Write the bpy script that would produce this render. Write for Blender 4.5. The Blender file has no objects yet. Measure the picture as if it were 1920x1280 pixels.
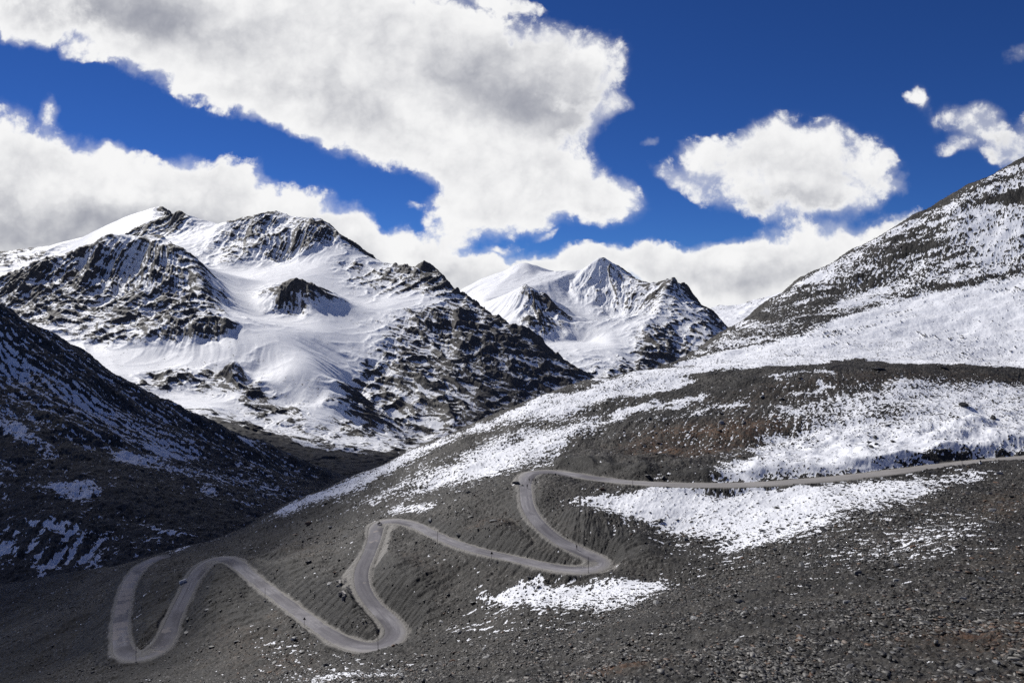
import bpy, bmesh, math, random, time
import numpy as np
from mathutils import Vector, Matrix
from mathutils.geometry import delaunay_2d_cdt

# ----------------------------------------------------------------------------
#  Mountain pass with a switchback road, snow patches and a cloudy alpine sky.
#  World frame: camera at the origin, +Y straight ahead, Z up, metres.
# ----------------------------------------------------------------------------
F = 1493.0          # focal length in photo pixels (28 mm on 36 mm, 1920 wide)
CX, HOR = 960.0, 560.0
f32 = np.float32
scene = bpy.context.scene
COL = scene.collection
rng = np.random.default_rng(7)
T0 = time.time()
def log(*a): print('[%.1fs]' % (time.time() - T0), *a)

def wp(px, py, Y):
    """photo measurement (pixel, distance ahead) -> world point"""
    return ((px - CX) / F * Y, Y, -(py - HOR) / F * Y)

# ------------------------------------------------------------------ noise ---
_perm = rng.permutation(256).astype(np.int32)
_perm = np.concatenate([_perm, _perm, _perm])
_ang = rng.random(256).astype(f32) * 2 * np.pi
_gx, _gy = np.cos(_ang).astype(f32), np.sin(_ang).astype(f32)
_rnd1 = rng.random(256).astype(f32)
_rnd2 = rng.random(256).astype(f32)

def perlin(x, y, seed=0):
    xf, yf = np.floor(x), np.floor(y)
    xi = (xf.astype(np.int32) + seed * 37) & 255
    yi = (yf.astype(np.int32) + seed * 91) & 255
    fx, fy = (x - xf).astype(f32), (y - yf).astype(f32)
    u = fx * fx * fx * (fx * (fx * 6 - 15) + 10)
    v = fy * fy * fy * (fy * (fy * 6 - 15) + 10)
    a, b = _perm[xi], _perm[(xi + 1) & 255]
    h00, h01 = _perm[a + yi], _perm[a + ((yi + 1) & 255)]
    h10, h11 = _perm[b + yi], _perm[b + ((yi + 1) & 255)]
    n00 = _gx[h00] * fx + _gy[h00] * fy
    n10 = _gx[h10] * (fx - 1) + _gy[h10] * fy
    n01 = _gx[h01] * fx + _gy[h01] * (fy - 1)
    n11 = _gx[h11] * (fx - 1) + _gy[h11] * (fy - 1)
    a0 = n00 + u * (n10 - n00)
    a1 = n01 + u * (n11 - n01)
    return (a0 + v * (a1 - a0)) * f32(1.5)

def fbm(x, y, octv=5, gain=0.5, lac=2.03, seed=0):
    s = 0; a = 1.0; t = 0
    for i in range(octv):
        s = s + a * perlin(x, y, seed + i); t += a
        x = x * lac + 13.7; y = y * lac - 7.1; a *= gain
    return s / f32(t)

def ridged(x, y, octv=5, gain=0.5, lac=2.07, seed=0):
    s = 0; a = 1.0; t = 0; w = 1.0
    for i in range(octv):
        n = 1 - np.abs(perlin(x, y, seed + i)) * 1.6
        n = np.clip(n, 0, 1); n = n * n * w
        s = s + a * n; t += a; w = np.clip(n * 1.6, 0, 1)
        x = x * lac + 5.3; y = y * lac + 9.7; a *= gain
    return s / f32(t)

def worley(x, y, seed=0):
    """distance to nearest and second nearest feature point, and a cell random"""
    xf, yf = np.floor(x), np.floor(y)
    d1 = np.full(x.shape, 9.0, f32); d2 = d1.copy(); r = np.zeros(x.shape, f32)
    for i in (-1, 0, 1):
        for j in (-1, 0, 1):
            cx, cy = xf + i, yf + j
            h = _perm[_perm[(cx.astype(np.int32) + seed * 17) & 255] + ((cy.astype(np.int32) + seed * 53) & 255)]
            dx, dy = cx + _rnd1[h] - x, cy + _rnd2[h] - y
            d = (dx * dx + dy * dy).astype(f32)
            m = d < d1
            d2 = np.where(m, d1, np.minimum(d2, d))
            r = np.where(m, _rnd1[(h * 7 + 3) & 255], r)
            d1 = np.where(m, d, d1)
    return np.sqrt(d1), np.sqrt(d2), r

def gullies(x, y, dx, dy, seed=0):
    """one octave of slope-aligned gully noise: waves running across (dx,dy)"""
    xf, yf = np.floor(x), np.floor(y)
    fx, fy = (x - xf).astype(f32), (y - yf).astype(f32)
    va = 0; vx = 0; wt = 0
    for i in (-1, 0, 1, 2):
        for j in (-1, 0, 1, 2):
            ii = (xf - i).astype(np.int32); jj = (yf - j).astype(np.int32)
            h = _perm[_perm[(ii + seed * 29) & 255] + ((jj + seed * 71) & 255)]
            px = fx + i - _rnd1[h] * 0.5; py = fy + j - _rnd2[h] * 0.5
            d = px * px + py * py
            w = np.exp(-2.0 * d)
            m = (px * dx + py * dy) * f32(2 * np.pi)
            va = va + np.cos(m) * w; vx = vx + np.sin(m) * w; wt = wt + w
    va = va / wt; vx = -vx / wt
    return va, vx * dx, vx * dy

def box_blur(g, r, n=3):
    r = int(max(1, round(r)))
    for _ in range(n):
        for ax in (0, 1):
            p = [(0, 0), (0, 0)]; p[ax] = (r + 1, r)
            c = np.cumsum(np.pad(g, p, mode='edge').astype(np.float64), axis=ax)
            L = g.shape[ax]
            hi = np.take(c, np.arange(2 * r + 1, 2 * r + 1 + L), axis=ax)
            lo = np.take(c, np.arange(0, L), axis=ax)
            g = ((hi - lo) / (2 * r + 1)).astype(f32)
    return g

class Grid:
    """regular XY grid of floats, bilinear lookups"""
    def __init__(s, x0, y0, res, arr): s.x0, s.y0, s.res, s.a = x0, y0, res, arr
    def at(s, x, y):
        gx = np.clip((np.asarray(x) - s.x0) / s.res, 0, s.a.shape[1] - 1.001)
        gy = np.clip((np.asarray(y) - s.y0) / s.res, 0, s.a.shape[0] - 1.001)
        i = gx.astype(np.int32); j = gy.astype(np.int32)
        fx = (gx - i).astype(f32); fy = (gy - j).astype(f32)
        a = s.a
        return (a[j, i] * (1 - fx) + a[j, i + 1] * fx) * (1 - fy) + (a[j + 1, i] * (1 - fx) + a[j + 1, i + 1] * fx) * fy
    def grad(s):
        gy, gx = np.gradient(s.a, s.res)
        return Grid(s.x0, s.y0, s.res, gx.astype(f32)), Grid(s.x0, s.y0, s.res, gy.astype(f32))

def xy_axes(x0, x1, y0, y1, res):
    return np.meshgrid(np.arange(x0, x1, res, dtype=f32), np.arange(y0, y1, res, dtype=f32))

def rbf_grid(pts, bounds, res):
    """smooth surface through measured points (kernel |r|)"""
    P = np.array(pts, dtype=np.float64)
    n = len(P)
    d = np.hypot(P[:, None, 0] - P[None, :, 0], P[:, None, 1] - P[None, :, 1])
    A = np.zeros((n + 3, n + 3)); A[:n, :n] = -d - np.eye(n) * 3.0
    A[:n, n] = A[n, :n] = 1
    A[:n, n + 1] = A[n + 1, :n] = P[:, 0] / 100; A[:n, n + 2] = A[n + 2, :n] = P[:, 1] / 100
    w = np.linalg.solve(A, np.concatenate([P[:, 2], [0, 0, 0]]))
    X, Y = xy_axes(*bounds, res)
    Z = (w[n] + w[n + 1] * X / 100 + w[n + 2] * Y / 100).astype(f32)
    for k in range(n):
        Z -= f32(w[k]) * np.hypot(X - f32(P[k, 0]), Y - f32(P[k, 1]))
    return Grid(bounds[0], bounds[2], res, Z)

def tin_grid(pts, lines, bounds, res):
    """faceted surface: constrained triangulation of ridge lines and points.
    every point is (x, y, z, rock). Returns height grid and rock grid"""
    V = []; E = []; idx = {}
    def add(p):
        k = (round(p[0], 1), round(p[1], 1))
        if k not in idx: idx[k] = len(V); V.append(p)
        return idx[k]
    for L in lines:
        ids = [add(p) for p in L]
        E += [(a, b) for a, b in zip(ids[:-1], ids[1:]) if a != b]
    for p in pts: add(p)
    out = delaunay_2d_cdt([Vector((p[0], p[1])) for p in V], E, [], 0, 0.01)
    vo, tri, orig = out[0], out[2], out[3]
    A = np.zeros((len(vo), 4))
    for i, v in enumerate(vo):
        A[i, :2] = v
        if orig[i]: A[i, 2:] = V[orig[i][0]][2:4]
        else:
            dd = sorted((math.hypot(v[0] - q[0], v[1] - q[1]), q) for q in V)[:3]
            ws = [1 / (d + 1) for d, _ in dd]
            A[i, 2:] = [sum(w * q[c] for w, (_, q) in zip(ws, dd)) / sum(ws) for c in (2, 3)]
    X, Y = xy_axes(*bounds, res)
    H, W = X.shape
    Z = np.full((H, W), np.nan, f32); R = np.zeros((H, W), f32)
    for t in tri:
        p = A[list(t)]
        i0 = max(0, int((p[:, 0].min() - bounds[0]) / res)); i1 = min(W, int((p[:, 0].max() - bounds[0]) / res) + 2)
        j0 = max(0, int((p[:, 1].min() - bounds[2]) / res)); j1 = min(H, int((p[:, 1].max() - bounds[2]) / res) + 2)
        if i1 <= i0 or j1 <= j0: continue
        x = X[j0:j1, i0:i1]; y = Y[j0:j1, i0:i1]
        (xa, ya), (xb, yb), (xc, yc) = p[:, :2]
        den = (yb - yc) * (xa - xc) + (xc - xb) * (ya - yc)
        if abs(den) < 1e-6: continue
        l0 = ((yb - yc) * (x - xc) + (xc - xb) * (y - yc)) / den
        l1 = ((yc - ya) * (x - xc) + (xa - xc) * (y - yc)) / den
        l2 = 1 - l0 - l1
        m = (l0 > -1e-4) & (l1 > -1e-4) & (l2 > -1e-4)
        Z[j0:j1, i0:i1][m] = (l0 * p[0, 2] + l1 * p[1, 2] + l2 * p[2, 2])[m]
        R[j0:j1, i0:i1][m] = (l0 * p[0, 3] + l1 * p[1, 3] + l2 * p[2, 3])[m]
    lowest = A[:, 2].min() - 60
    Z[np.isnan(Z)] = lowest
    return Grid(bounds[0], bounds[2], res, Z), Grid(bounds[0], bounds[2], res, R)

def fan(px0, px1, ncol, y0, y1, nrow):
    """fan-shaped vertex layout: even in bearing, geometric in distance"""
    t = np.linspace((px0 - CX) / F, (px1 - CX) / F, ncol)
    Y = np.geomspace(y0, y1, nrow)
    YY, TT = np.meshgrid(Y, t, indexing='ij')
    return (TT * YY).astype(f32), YY.astype(f32)

def grid_object(name, X, Y, Z, mat, attrs=None, kind='structure', keep=None):
    H, W = X.shape
    co = np.stack([X, Y, Z], -1).reshape(-1, 3).astype(f32)
    i = np.arange(H * W, dtype=np.int32).reshape(H, W)
    q = np.stack([i[:-1, :-1], i[:-1, 1:], i[1:, 1:], i[1:, :-1]], -1).reshape(-1, 4)
    if keep is not None: q = q[keep.reshape(-1)]
    me = bpy.data.meshes.new(name)
    me.vertices.add(len(co)); me.vertices.foreach_set('co', co.ravel())
    me.loops.add(len(q) * 4); me.loops.foreach_set('vertex_index', q.ravel())
    me.polygons.add(len(q))
    me.polygons.foreach_set('loop_start', np.arange(0, len(q) * 4, 4, dtype=np.int32))
    me.polygons.foreach_set('use_smooth', np.ones(len(q), bool))
    me.update(calc_edges=True)
    for k, a in (attrs or {}).items():
        at = me.attributes.new(k, 'FLOAT', 'POINT'); at.data.foreach_set('value', a.reshape(-1).astype(f32))
    me.materials.append(mat)
    o = bpy.data.objects.new(name, me); COL.objects.link(o)
    if kind: o['kind'] = kind
    return o

def slope_of(X, Y, Z):
    """surface normal of a fan grid (unit)"""
    ax, ay, az = (np.gradient(a, axis=1) for a in (X, Y, Z))
    bx, by, bz = (np.gradient(a, axis=0) for a in (X, Y, Z))
    nx, ny, nz = ay * bz - az * by, az * bx - ax * bz, ax * by - ay * bx
    l = np.sqrt(nx * nx + ny * ny + nz * nz) + 1e-9
    s = np.sign(nz)
    return nx / l * s, ny / l * s, nz / l * s

def sstep(a, b, x):
    t = np.clip((x - a) / (b - a), 0, 1); return t * t * (3 - 2 * t)

# --------------------------------------------------------- shader helpers ---
class S:
    """socket wrapper with arithmetic"""
    nt = None
    def __init__(s, sock): s.s = sock
    @staticmethod
    def plug(n, i, v):
        if isinstance(v, S): S.nt.links.new(v.s, n.inputs[i])
        else: n.inputs[i].default_value = v
    @staticmethod
    def math(op, *a, clamp=False):
        n = S.nt.nodes.new('ShaderNodeMath'); n.operation = op; n.use_clamp = clamp
        for i, v in enumerate(a): S.plug(n, i, v)
        return S(n.outputs[0])
    def __add__(s, o): return S.math('ADD', s, o)
    __radd__ = __add__
    def __sub__(s, o): return S.math('SUBTRACT', s, o)
    def __rsub__(s, o): return S.math('SUBTRACT', o, s)
    def __mul__(s, o): return S.math('MULTIPLY', s, o)
    __rmul__ = __mul__
    def __truediv__(s, o): return S.math('DIVIDE', s, o)
    def clamp(s): return S.math('ADD', s, 0.0, clamp=True)
    def max(s, o): return S.math('MAXIMUM', s, o)
    def min(s, o): return S.math('MINIMUM', s, o)

def ss(x, a, b):
    n = S.nt.nodes.new('ShaderNodeMapRange'); n.interpolation_type = 'SMOOTHSTEP'
    S.plug(n, 0, x); S.plug(n, 1, a); S.plug(n, 2, b)
    return S(n.outputs[0])
def attr(name):
    n = S.nt.nodes.new('ShaderNodeAttribute'); n.attribute_name = name; return S(n.outputs['Fac'])
def noise(vec, scale, detail=4.0, rough=0.55, dist=0.0, dim='3D', color=False):
    n = S.nt.nodes.new('ShaderNodeTexNoise'); n.noise_dimensions = dim
    if vec is not None: S.nt.links.new(vec.s, n.inputs['Vector'])
    n.inputs['Scale'].default_value = scale; n.inputs['Detail'].default_value = detail
    n.inputs['Roughness'].default_value = rough; n.inputs['Distortion'].default_value = dist
    return S(n.outputs['Color' if color else 'Fac'])
def voronoi(vec, scale, out='Color', feature='F1', rand=1.0):
    n = S.nt.nodes.new('ShaderNodeTexVoronoi'); n.feature = feature
    S.nt.links.new(vec.s, n.inputs['Vector']); n.inputs['Scale'].default_value = scale
    n.inputs['Randomness'].default_value = rand
    return S(n.outputs[out])
def sep(v):
    n = S.nt.nodes.new('ShaderNodeSeparateXYZ'); S.nt.links.new(v.s, n.inputs[0]); return [S(o) for o in n.outputs]
def comb(x, y, z):
    n = S.nt.nodes.new('ShaderNodeCombineXYZ')
    for i, v in enumerate((x, y, z)): S.plug(n, i, v)
    return S(n.outputs[0])
def mixc(f, a, b):
    n = S.nt.nodes.new('ShaderNodeMix'); n.data_type = 'RGBA'
    S.plug(n, 0, f)
    for i, v in ((6, a), (7, b)):
        if isinstance(v, S): S.nt.links.new(v.s, n.inputs[i])
        else: n.inputs[i].default_value = (*v, 1)
    return S(n.outputs[2])
def scalec(c, f):
    n = S.nt.nodes.new('ShaderNodeVectorMath'); n.operation = 'SCALE'
    S.nt.links.new(c.s, n.inputs[0]); S.plug(n, 3, f); return S(n.outputs[0])
def stretch(v, sx, sy, sz, rot=(0, 0, 0)):
    n = S.nt.nodes.new('ShaderNodeMapping'); S.nt.links.new(v.s, n.inputs[0])
    n.inputs['Scale'].default_value = (sx, sy, sz); n.inputs['Rotation'].default_value = rot
    return S(n.outputs[0])
def position():
    n = S.nt.nodes.new('ShaderNodeNewGeometry'); return S(n.outputs['Position'])
def objcoord():
    n = S.nt.nodes.new('ShaderNodeTexCoord'); return S(n.outputs['Object'])
def bump(h, strength=0.5, distance=0.2, normal=None):
    n = S.nt.nodes.new('ShaderNodeBump'); n.inputs['Strength'].default_value = strength
    n.inputs['Distance'].default_value = distance; S.plug(n, 'Height', h)
    return S(n.outputs[0])
def new_mat(name):
    m = bpy.data.materials.new(name); m.use_nodes = True
    S.nt = m.node_tree; b = S.nt.nodes['Principled BSDF']
    return m, b
def setp(b, color=None, rough=None, normal=None, spec=None, metal=None):
    def put(k, v):
        if isinstance(v, S): S.nt.links.new(v.s, b.inputs[k])
        elif v is not None: b.inputs[k].default_value = v if not isinstance(v, tuple) else (*v, 1)
    put('Base Color', color); put('Roughness', rough); put('Normal', normal)
    put('Specular IOR Level', spec); put('Metallic', metal)
def plain(name, col, rough=0.6, spec=0.3, var=0.15, scale=8.0):
    m, b = new_mat(name)
    n = noise(objcoord(), scale, 3)
    c = mixc(n, tuple(x * (1 - var) for x in col), tuple(min(1, x * (1 + var)) for x in col))
    setp(b, c, rough, spec=spec); return m
# =============================================================== NEAR HILL ===
Q = 1.0     # mesh density
# road centre line: (px, py) from far upper right down to the lowest bend
ROAD_PX = [(2080,846),(2000,852),(1920,858),(1800,869),(1700,881),(1600,893),(1500,902),(1400,908),(1300,909),(1200,905),(1130,898),(1070,889),(1030,884),(1005,885),
 (990,891),(985,902),(986,925),(990,950),(1005,975),(1030,1000),(1060,1020),(1095,1036),(1120,1046),(1130,1055),(1118,1064),(1085,1069),
 (1040,1064),(990,1053),(940,1042),(890,1030),(850,1017),(815,1002),(790,989),(765,980),(740,976),(718,979),(706,989),(702,1010),(691,1040),(678,1070),
 (680,1100),(697,1130),(720,1153),(739,1173),(742,1192),(724,1208),(690,1214),(650,1205),(610,1183),(570,1155),(530,1125),(490,1095),(460,1070),
 (440,1053),(415,1047),(387,1057),(365,1080),(350,1110),(335,1140),(322,1170),(311,1200),(290,1222),(258,1232),(233,1222),(226,1190),(228,1150),(236,1110),(249,1080),(272,1057),(304,1043)]
ROAD_KEYS = {0: -66.0, 15: -77.0, 23: -85.0, 35: -94.0, 44: -103.0, 54: -112.5, 62: -121.0, 69: -129.5}
def solve_road():
    k = sorted(ROAD_KEYS); n = len(ROAD_PX)
    s = np.arange(n, dtype=float)
    px = np.array(ROAD_PX, float)
    for _ in range(40):
        z = np.interp(s, s[k], [ROAD_KEYS[i] for i in k])
        Y = -z * F / (px[:, 1] - HOR); X = (px[:, 0] - CX) / F * Y
        d = np.hypot(np.diff(X), np.diff(Y)); s = np.concatenate([[0], np.cumsum(d)])
    P = np.stack([X, Y, z], 1)
    # Catmull-Rom resample at 1.5 m
    out = []
    for i in range(n - 1):
        p0, p1, p2, p3 = P[max(i - 1, 0)], P[i], P[i + 1], P[min(i + 2, n - 1)]
        m = max(2, int(np.linalg.norm(p2 - p1) / 1.5))
        for t in np.arange(m) / m:
            out.append(0.5 * ((2 * p1) + (-p0 + p2) * t + (2 * p0 - 5 * p1 + 4 * p2 - p3) * t * t + (-p0 + 3 * p1 - 3 * p2 + p3) * t ** 3))
    out.append(P[-1]); out = np.array(out)
    for _ in range(5): out[1:-1] = (out[:-2] + out[1:-1] * 2 + out[2:]) / 4
    return P, out
ROAD_N, ROAD = solve_road()
_d = np.gradient(ROAD[:, :2], axis=0); _d /= np.linalg.norm(_d, axis=1)[:, None]
ROAD_T = _d
ROAD_S = np.concatenate([[0], np.cumsum(np.linalg.norm(np.diff(ROAD[:, :2], axis=0), axis=1))])
_c = np.abs(np.gradient(np.unwrap(np.arctan2(_d[:, 1], _d[:, 0]))) / 1.5)
_k = np.ones(15) / 15
ROAD_CURV = np.convolve(np.pad(_c, 7, mode='edge'), _k, 'valid')
ROAD_HW = 2.9 + 1.15 * np.clip(ROAD_CURV / 0.09, 0, 1) + 0.7 * (ROAD[:, 0] > 12) * (ROAD[:, 1] > 290)
ROAD_HW = np.convolve(np.pad(ROAD_HW, 6, mode='edge'), np.ones(13) / 13, 'valid')        # half width, wider in the bends
log('road length', ROAD_S[-1], 'Y range', ROAD[:, 1].min(), ROAD[:, 1].max())

NEAR_PTS = [wp(*p) for p in [
 (1900,1280,70),(1400,1280,85),(960,1280,125),(700,1280,165),(500,1280,200),(250,1280,245),(0,1280,290),(-200,1280,330),(2100,1280,66),
 (1900,1130,120),(1650,1130,135),(1400,1150,145),(1150,1200,160),(1900,1000,190),(1650,1030,190),(1900,920,272),(2100,900,260),(2100,1000,180),
 (1750,960,240),(1550,1000,238),(1400,1050,232),(1280,1100,226),(1150,1125,226),(1000,1180,205),(850,1225,208),
 (1500,950,282),(1300,960,290),(1250,1005,275),(1200,1060,248),
 (0,1180,380),(100,1150,370),(150,1230,300),(0,1095,480),(100,1080,450),(180,1070,440),(230,1058,432),
 (300,1036,440),(430,1004,430),(500,970,440),(560,938,450),(650,898,460),(740,858,470),(820,823,480),(900,789,490),(1000,749,510),(1100,714,535),(1180,701,575),(1250,688,640),
 (1000,850,400),(900,880,395),(800,920,385),(650,960,385),(600,1000,365),(560,1050,345),(520,1035,365),
 (1150,850,395),(1150,780,450),(1300,850,385),(1300,780,430),(1300,722,485),(1500,850,375),(1500,760,425),(1600,684,480),(1450,690,485),(1750,685,480),(1920,692,475),(1700,800,390),
 (1900,780,400),(1900,820,370),(2100,690,475),(2100,780,400),
 (1600,680,520),(1920,688,525),(1600,670,560),(1920,672,570),
 (1900,600,640),(1900,520,720),(1920,297,900),(2100,225,890),(2100,450,730),(1800,352,905),(1700,411,900),(1600,470,890),(1500,522,880),(1430,571,850),(1350,626,800),(1270,675,730),
 (1500,640,650),(1700,600,680),(1600,560,780),(1750,480,800),(1400,665,640),(1300,690,610),
 (430,1110,570),(300,1130,590),(560,1050,600),(740,980,640),(900,900,690),(1100,800,740),(1250,760,870),(1350,730,970),(1500,640,1070),(1700,540,1090),(1920,430,1090),(2100,370,1060),
 (0,1180,620),(180,1160,600),(-200,1180,580),(-200,1105,480),(-200,1190,400),
 (1900,1340,30),(960,1340,50),(300,1350,110),(960,1420,15),(1900,1420,12),(300,1420,40),(0,1350,150)]]
NEAR_PTS += [(0, 3, -2.2), (-25, 3, -5), (25, 3, -3)]
NEAR_PTS += [tuple(p) for i, p in enumerate(ROAD_N) if i % 2 == 0]
NB = (-420, 920, 2, 1120); NRES = 2.0
near_base = rbf_grid(NEAR_PTS, NB, NRES)
near_base.a = box_blur(near_base.a, 2, 2)
log('near base')

def column(base, px, y0=20, y1=1150, n=1600):
    Y = np.geomspace(y0, y1, n); X = (px - CX) / F * Y
    return X, Y, base.at(X, Y)
def cast(base, px, py, y0=20, y1=1150):
    """where the sight line of a photo pixel meets the ground"""
    X, Y, Z = column(base, px, y0, y1)
    e = HOR - Z / Y * F
    hit = np.nonzero(e <= py)[0]
    i = hit[0] if len(hit) else int(np.argmin(e))
    return np.array([X[i], Y[i], Z[i]])

def poly_mask(poly, X, Y):
    inside = np.zeros(X.shape, bool)
    x0, y0 = poly[:, 0].min(), poly[:, 1].min(); x1, y1 = poly[:, 0].max(), poly[:, 1].max()
    for (ax, ay), (bx, by) in zip(poly, np.roll(poly, -1, axis=0)):
        if ay == by: continue
        c = ((ay > Y) != (by > Y)) & (X < (bx - ax) * (Y - ay) / (by - ay) + ax)
        inside ^= c
    return inside
def paint(base, polys, bounds, res, soft, start, y0=20, y1=1150):
    """ground cover map: patches measured on the photo, laid on the ground as plan outlines"""
    X, Y = xy_axes(*bounds, res)
    M = np.full(X.shape, start, f32)
    for pts, val, *so in polys:
        dense = []
        for a, b in zip(pts, pts[1:] + pts[:1]):
            for t in (0, .25, .5, .75): dense.append((a[0] + (b[0] - a[0]) * t, a[1] + (b[1] - a[1]) * t))
        P = np.array([cast(base, a, b, y0, y1)[:2] for a, b in dense])
        m = poly_mask(P, X, Y).astype(f32)
        m = box_blur(m, (so[0] if so else soft) / res, 2)
        M = M + (val - M) * m
    return Grid(bounds[0], bounds[2], res, M)

NEAR_SNOW = [
 ([(1270,684),(1430,575),(1500,526),(1600,474),(1700,415),(1920,302),(2000,262),(2000,520),(1920,520),(1700,562),(1560,607),(1450,642),(1330,672)], .70, 5),
 ([(1290,672),(1400,600),(1480,556),(1620,486),(1750,412),(1840,397),(1770,440),(1650,530),(1560,588),(1440,634),(1330,668)], .49, 5),
 ([(1760,470),(1920,390),(1960,400),(1960,500),(1720,552),(1620,580),(1660,530)], .78, 6),
 ([(1500,528),(1600,475),(1700,416),(1700,430),(1600,492),(1500,545)], .66, 3),
 ([(1860,400),(1920,330),(1990,300),(1990,370),(1900,420)], .45, 5),
 ([(1130,703),(1230,693),(1330,673),(1450,644),(1560,608),(1700,562),(1920,521),(2000,511),(2000,692),(1920,690),(1780,685),(1680,680),(1600,676),(1500,682),(1400,692),(1300,705),(1200,722)], 1.12, 2.5),
 ([(1420,668),(1560,625),(1720,575),(1920,536),(2000,525),(2000,680),(1920,680),(1700,672),(1560,670)], 1.22, 4),
 ([(1140,702),(1100,716),(1020,742),(900,792),(780,842),(640,905),(510,966),(560,958),(660,918),(787,855),(873,815),(973,791),(1040,784),(1140,758),(1273,723),(1300,706),(1200,704)], .74, 3),
 ([(1010,746),(1080,722),(1150,712),(1140,716),(1060,738)], .15, 2),
 ([(783,890),(873,853),(973,813),(1107,790),(1187,783),(1090,820),(1040,847),(940,887),(840,907),(750,927)], .7, 3.5),
 ([(900,838),(1000,806),(1110,786),(1060,800),(960,832)], .5, 3),
 ([(1150,778),(1237,753),(1240,759),(1160,786)], 1.0, .4),
 ([(1240,760),(1330,738),(1335,743),(1250,767)], .85, .4),
 ([(1100,800),(1180,784),(1182,789),(1104,806)], .85, .4),
 ([(1210,730),(1300,712),(1302,716),(1214,736)], .9, .4),
 ([(1480,735),(1560,722),(1562,726),(1484,740)], .8, .4),
 ([(1440,700),(1560,694),(1560,697),(1442,705)], .75, .4),
 ([(1023,868),(1063,856),(1057,873),(1030,874)], .8, 1.2),
 ([(709,958),(761,946),(808,946),(775,964),(730,966)], .72, 1.5),
 ([(655,951),(722,924),(756,904),(760,910),(730,930),(670,952)], .55, 1.5),
 ([(600,930),(700,885),(705,890),(610,936)], .6, 2),
 ([(1060,945),(1090,925),(1126,920),(1228,920),(1399,921),(1570,911),(1741,893),(1848,877),(1848,888),(1741,926),(1634,950),(1549,992),(1476,1010),(1399,1022),(1348,1035),(1352,1012),(1339,997),(1228,990),(1185,980),(1143,966),(1100,950)], .72, 2.5),
 ([(1170,930),(1230,924),(1400,926),(1560,918),(1640,915),(1560,950),(1450,970),(1300,968),(1200,955)], .88, 3),
 ([(1325,905),(1345,888),(1420,872),(1450,828),(1560,802),(1690,792),(1760,772),(1920,762),(2000,752),(2000,842),(1920,850),(1741,868),(1570,890),(1420,903)], .72, 3),
 ([(1360,900),(1440,880),(1560,845),(1650,830),(1800,815),(1990,800),(1990,840),(1920,848),(1741,866),(1570,888),(1420,900)], .86, 2),
 ([(1430,808),(1500,772),(1600,737),(1750,716),(1930,722),(1990,725),(1990,765),(1750,788),(1600,790),(1500,800)], .56, 5),
 ([(1700,735),(1930,728),(1930,758),(1760,765),(1640,762)], .68, 4),
 ([(1440,770),(1560,757),(1600,762),(1460,778)], .62, 2),
 ([(1290,775),(1380,745),(1400,750),(1310,780)], .7, .8),
 ([(865,1086),(905,1092),(930,1106),(988,1086),(1009,1098),(1063,1090),(1099,1100),(1258,1093),(1264,1113),(1185,1145),(1121,1150),(1027,1144),(984,1150),(945,1138),(919,1118)], .95, 1.2),
 ([(990,1125),(1060,1110),(1110,1120),(1240,1100),(1180,1138),(1110,1145),(1020,1138)], .95, 1.5),
 ([(560,1276),(632,1262),(718,1251),(754,1255),(711,1273),(660,1284),(560,1290)], .58, 2),
 ([(443,1170),(470,1175),(545,1238),(590,1278),(550,1285),(480,1200)], .36, 2),
 ([(1610,1020),(1700,985),(1800,975),(1780,1010),(1650,1045)], .46, 4),
 ([(822,1186),(876,1176),(915,1180),(860,1190)], .5, 1.5),
 ([(1070,1080),(1040,1100),(1060,1108),(1100,1090)], .4, 1.5),
 ([(382,1013),(443,988),(466,980),(468,985),(400,1012)], .75, 1.2),
 ([(519,956),(562,932),(600,920),(590,934),(525,968)], .78, 1.2),
 ([(300,1037),(345,1026),(346,1029),(305,1040)], .8, .8),
 ([(440,1033),(460,1024),(475,1030),(455,1040)], .55, 1.0),
 ([(735,980),(748,975),(745,990),(730,995)], .8, .6),
]
NEAR_BROWN = [
 ([(1130,850),(1250,800),(1420,775),(1540,790),(1480,830),(1350,872),(1200,880)], .85, 10),
 ([(1250,760),(1500,700),(1700,690),(1920,700),(1920,720),(1600,735),(1400,770)], .5, 8),
 ([(860,985),(940,960),(980,985),(960,1010),(900,1000)], .75, 4),
 ([(720,1060),(800,1030),(860,1070),(900,1110),(800,1090)], .5, 4),
 ([(480,1050),(560,1010),(640,1010),(620,1060),(540,1080)], .5, 6),
 ([(400,1150),(520,1150),(600,1250),(450,1278),(380,1220)], .55, 6),
 ([(1040,1262),(1150,1240),(1260,1238),(1240,1262),(1100,1282)], 1.0, 2),
 ([(1640,1200),(1780,1180),(1930,1160),(1930,1230),(1750,1215)], .9, 3),
 ([(1560,1290),(1650,1268),(1920,1262),(1920,1300)], .8, 3),
 ([(1780,1060),(1930,1020),(1930,1060),(1800,1080)], .55, 4),
 ([(1820,940),(1930,910),(1930,960),(1850,990)], .6, 4),
]
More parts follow.
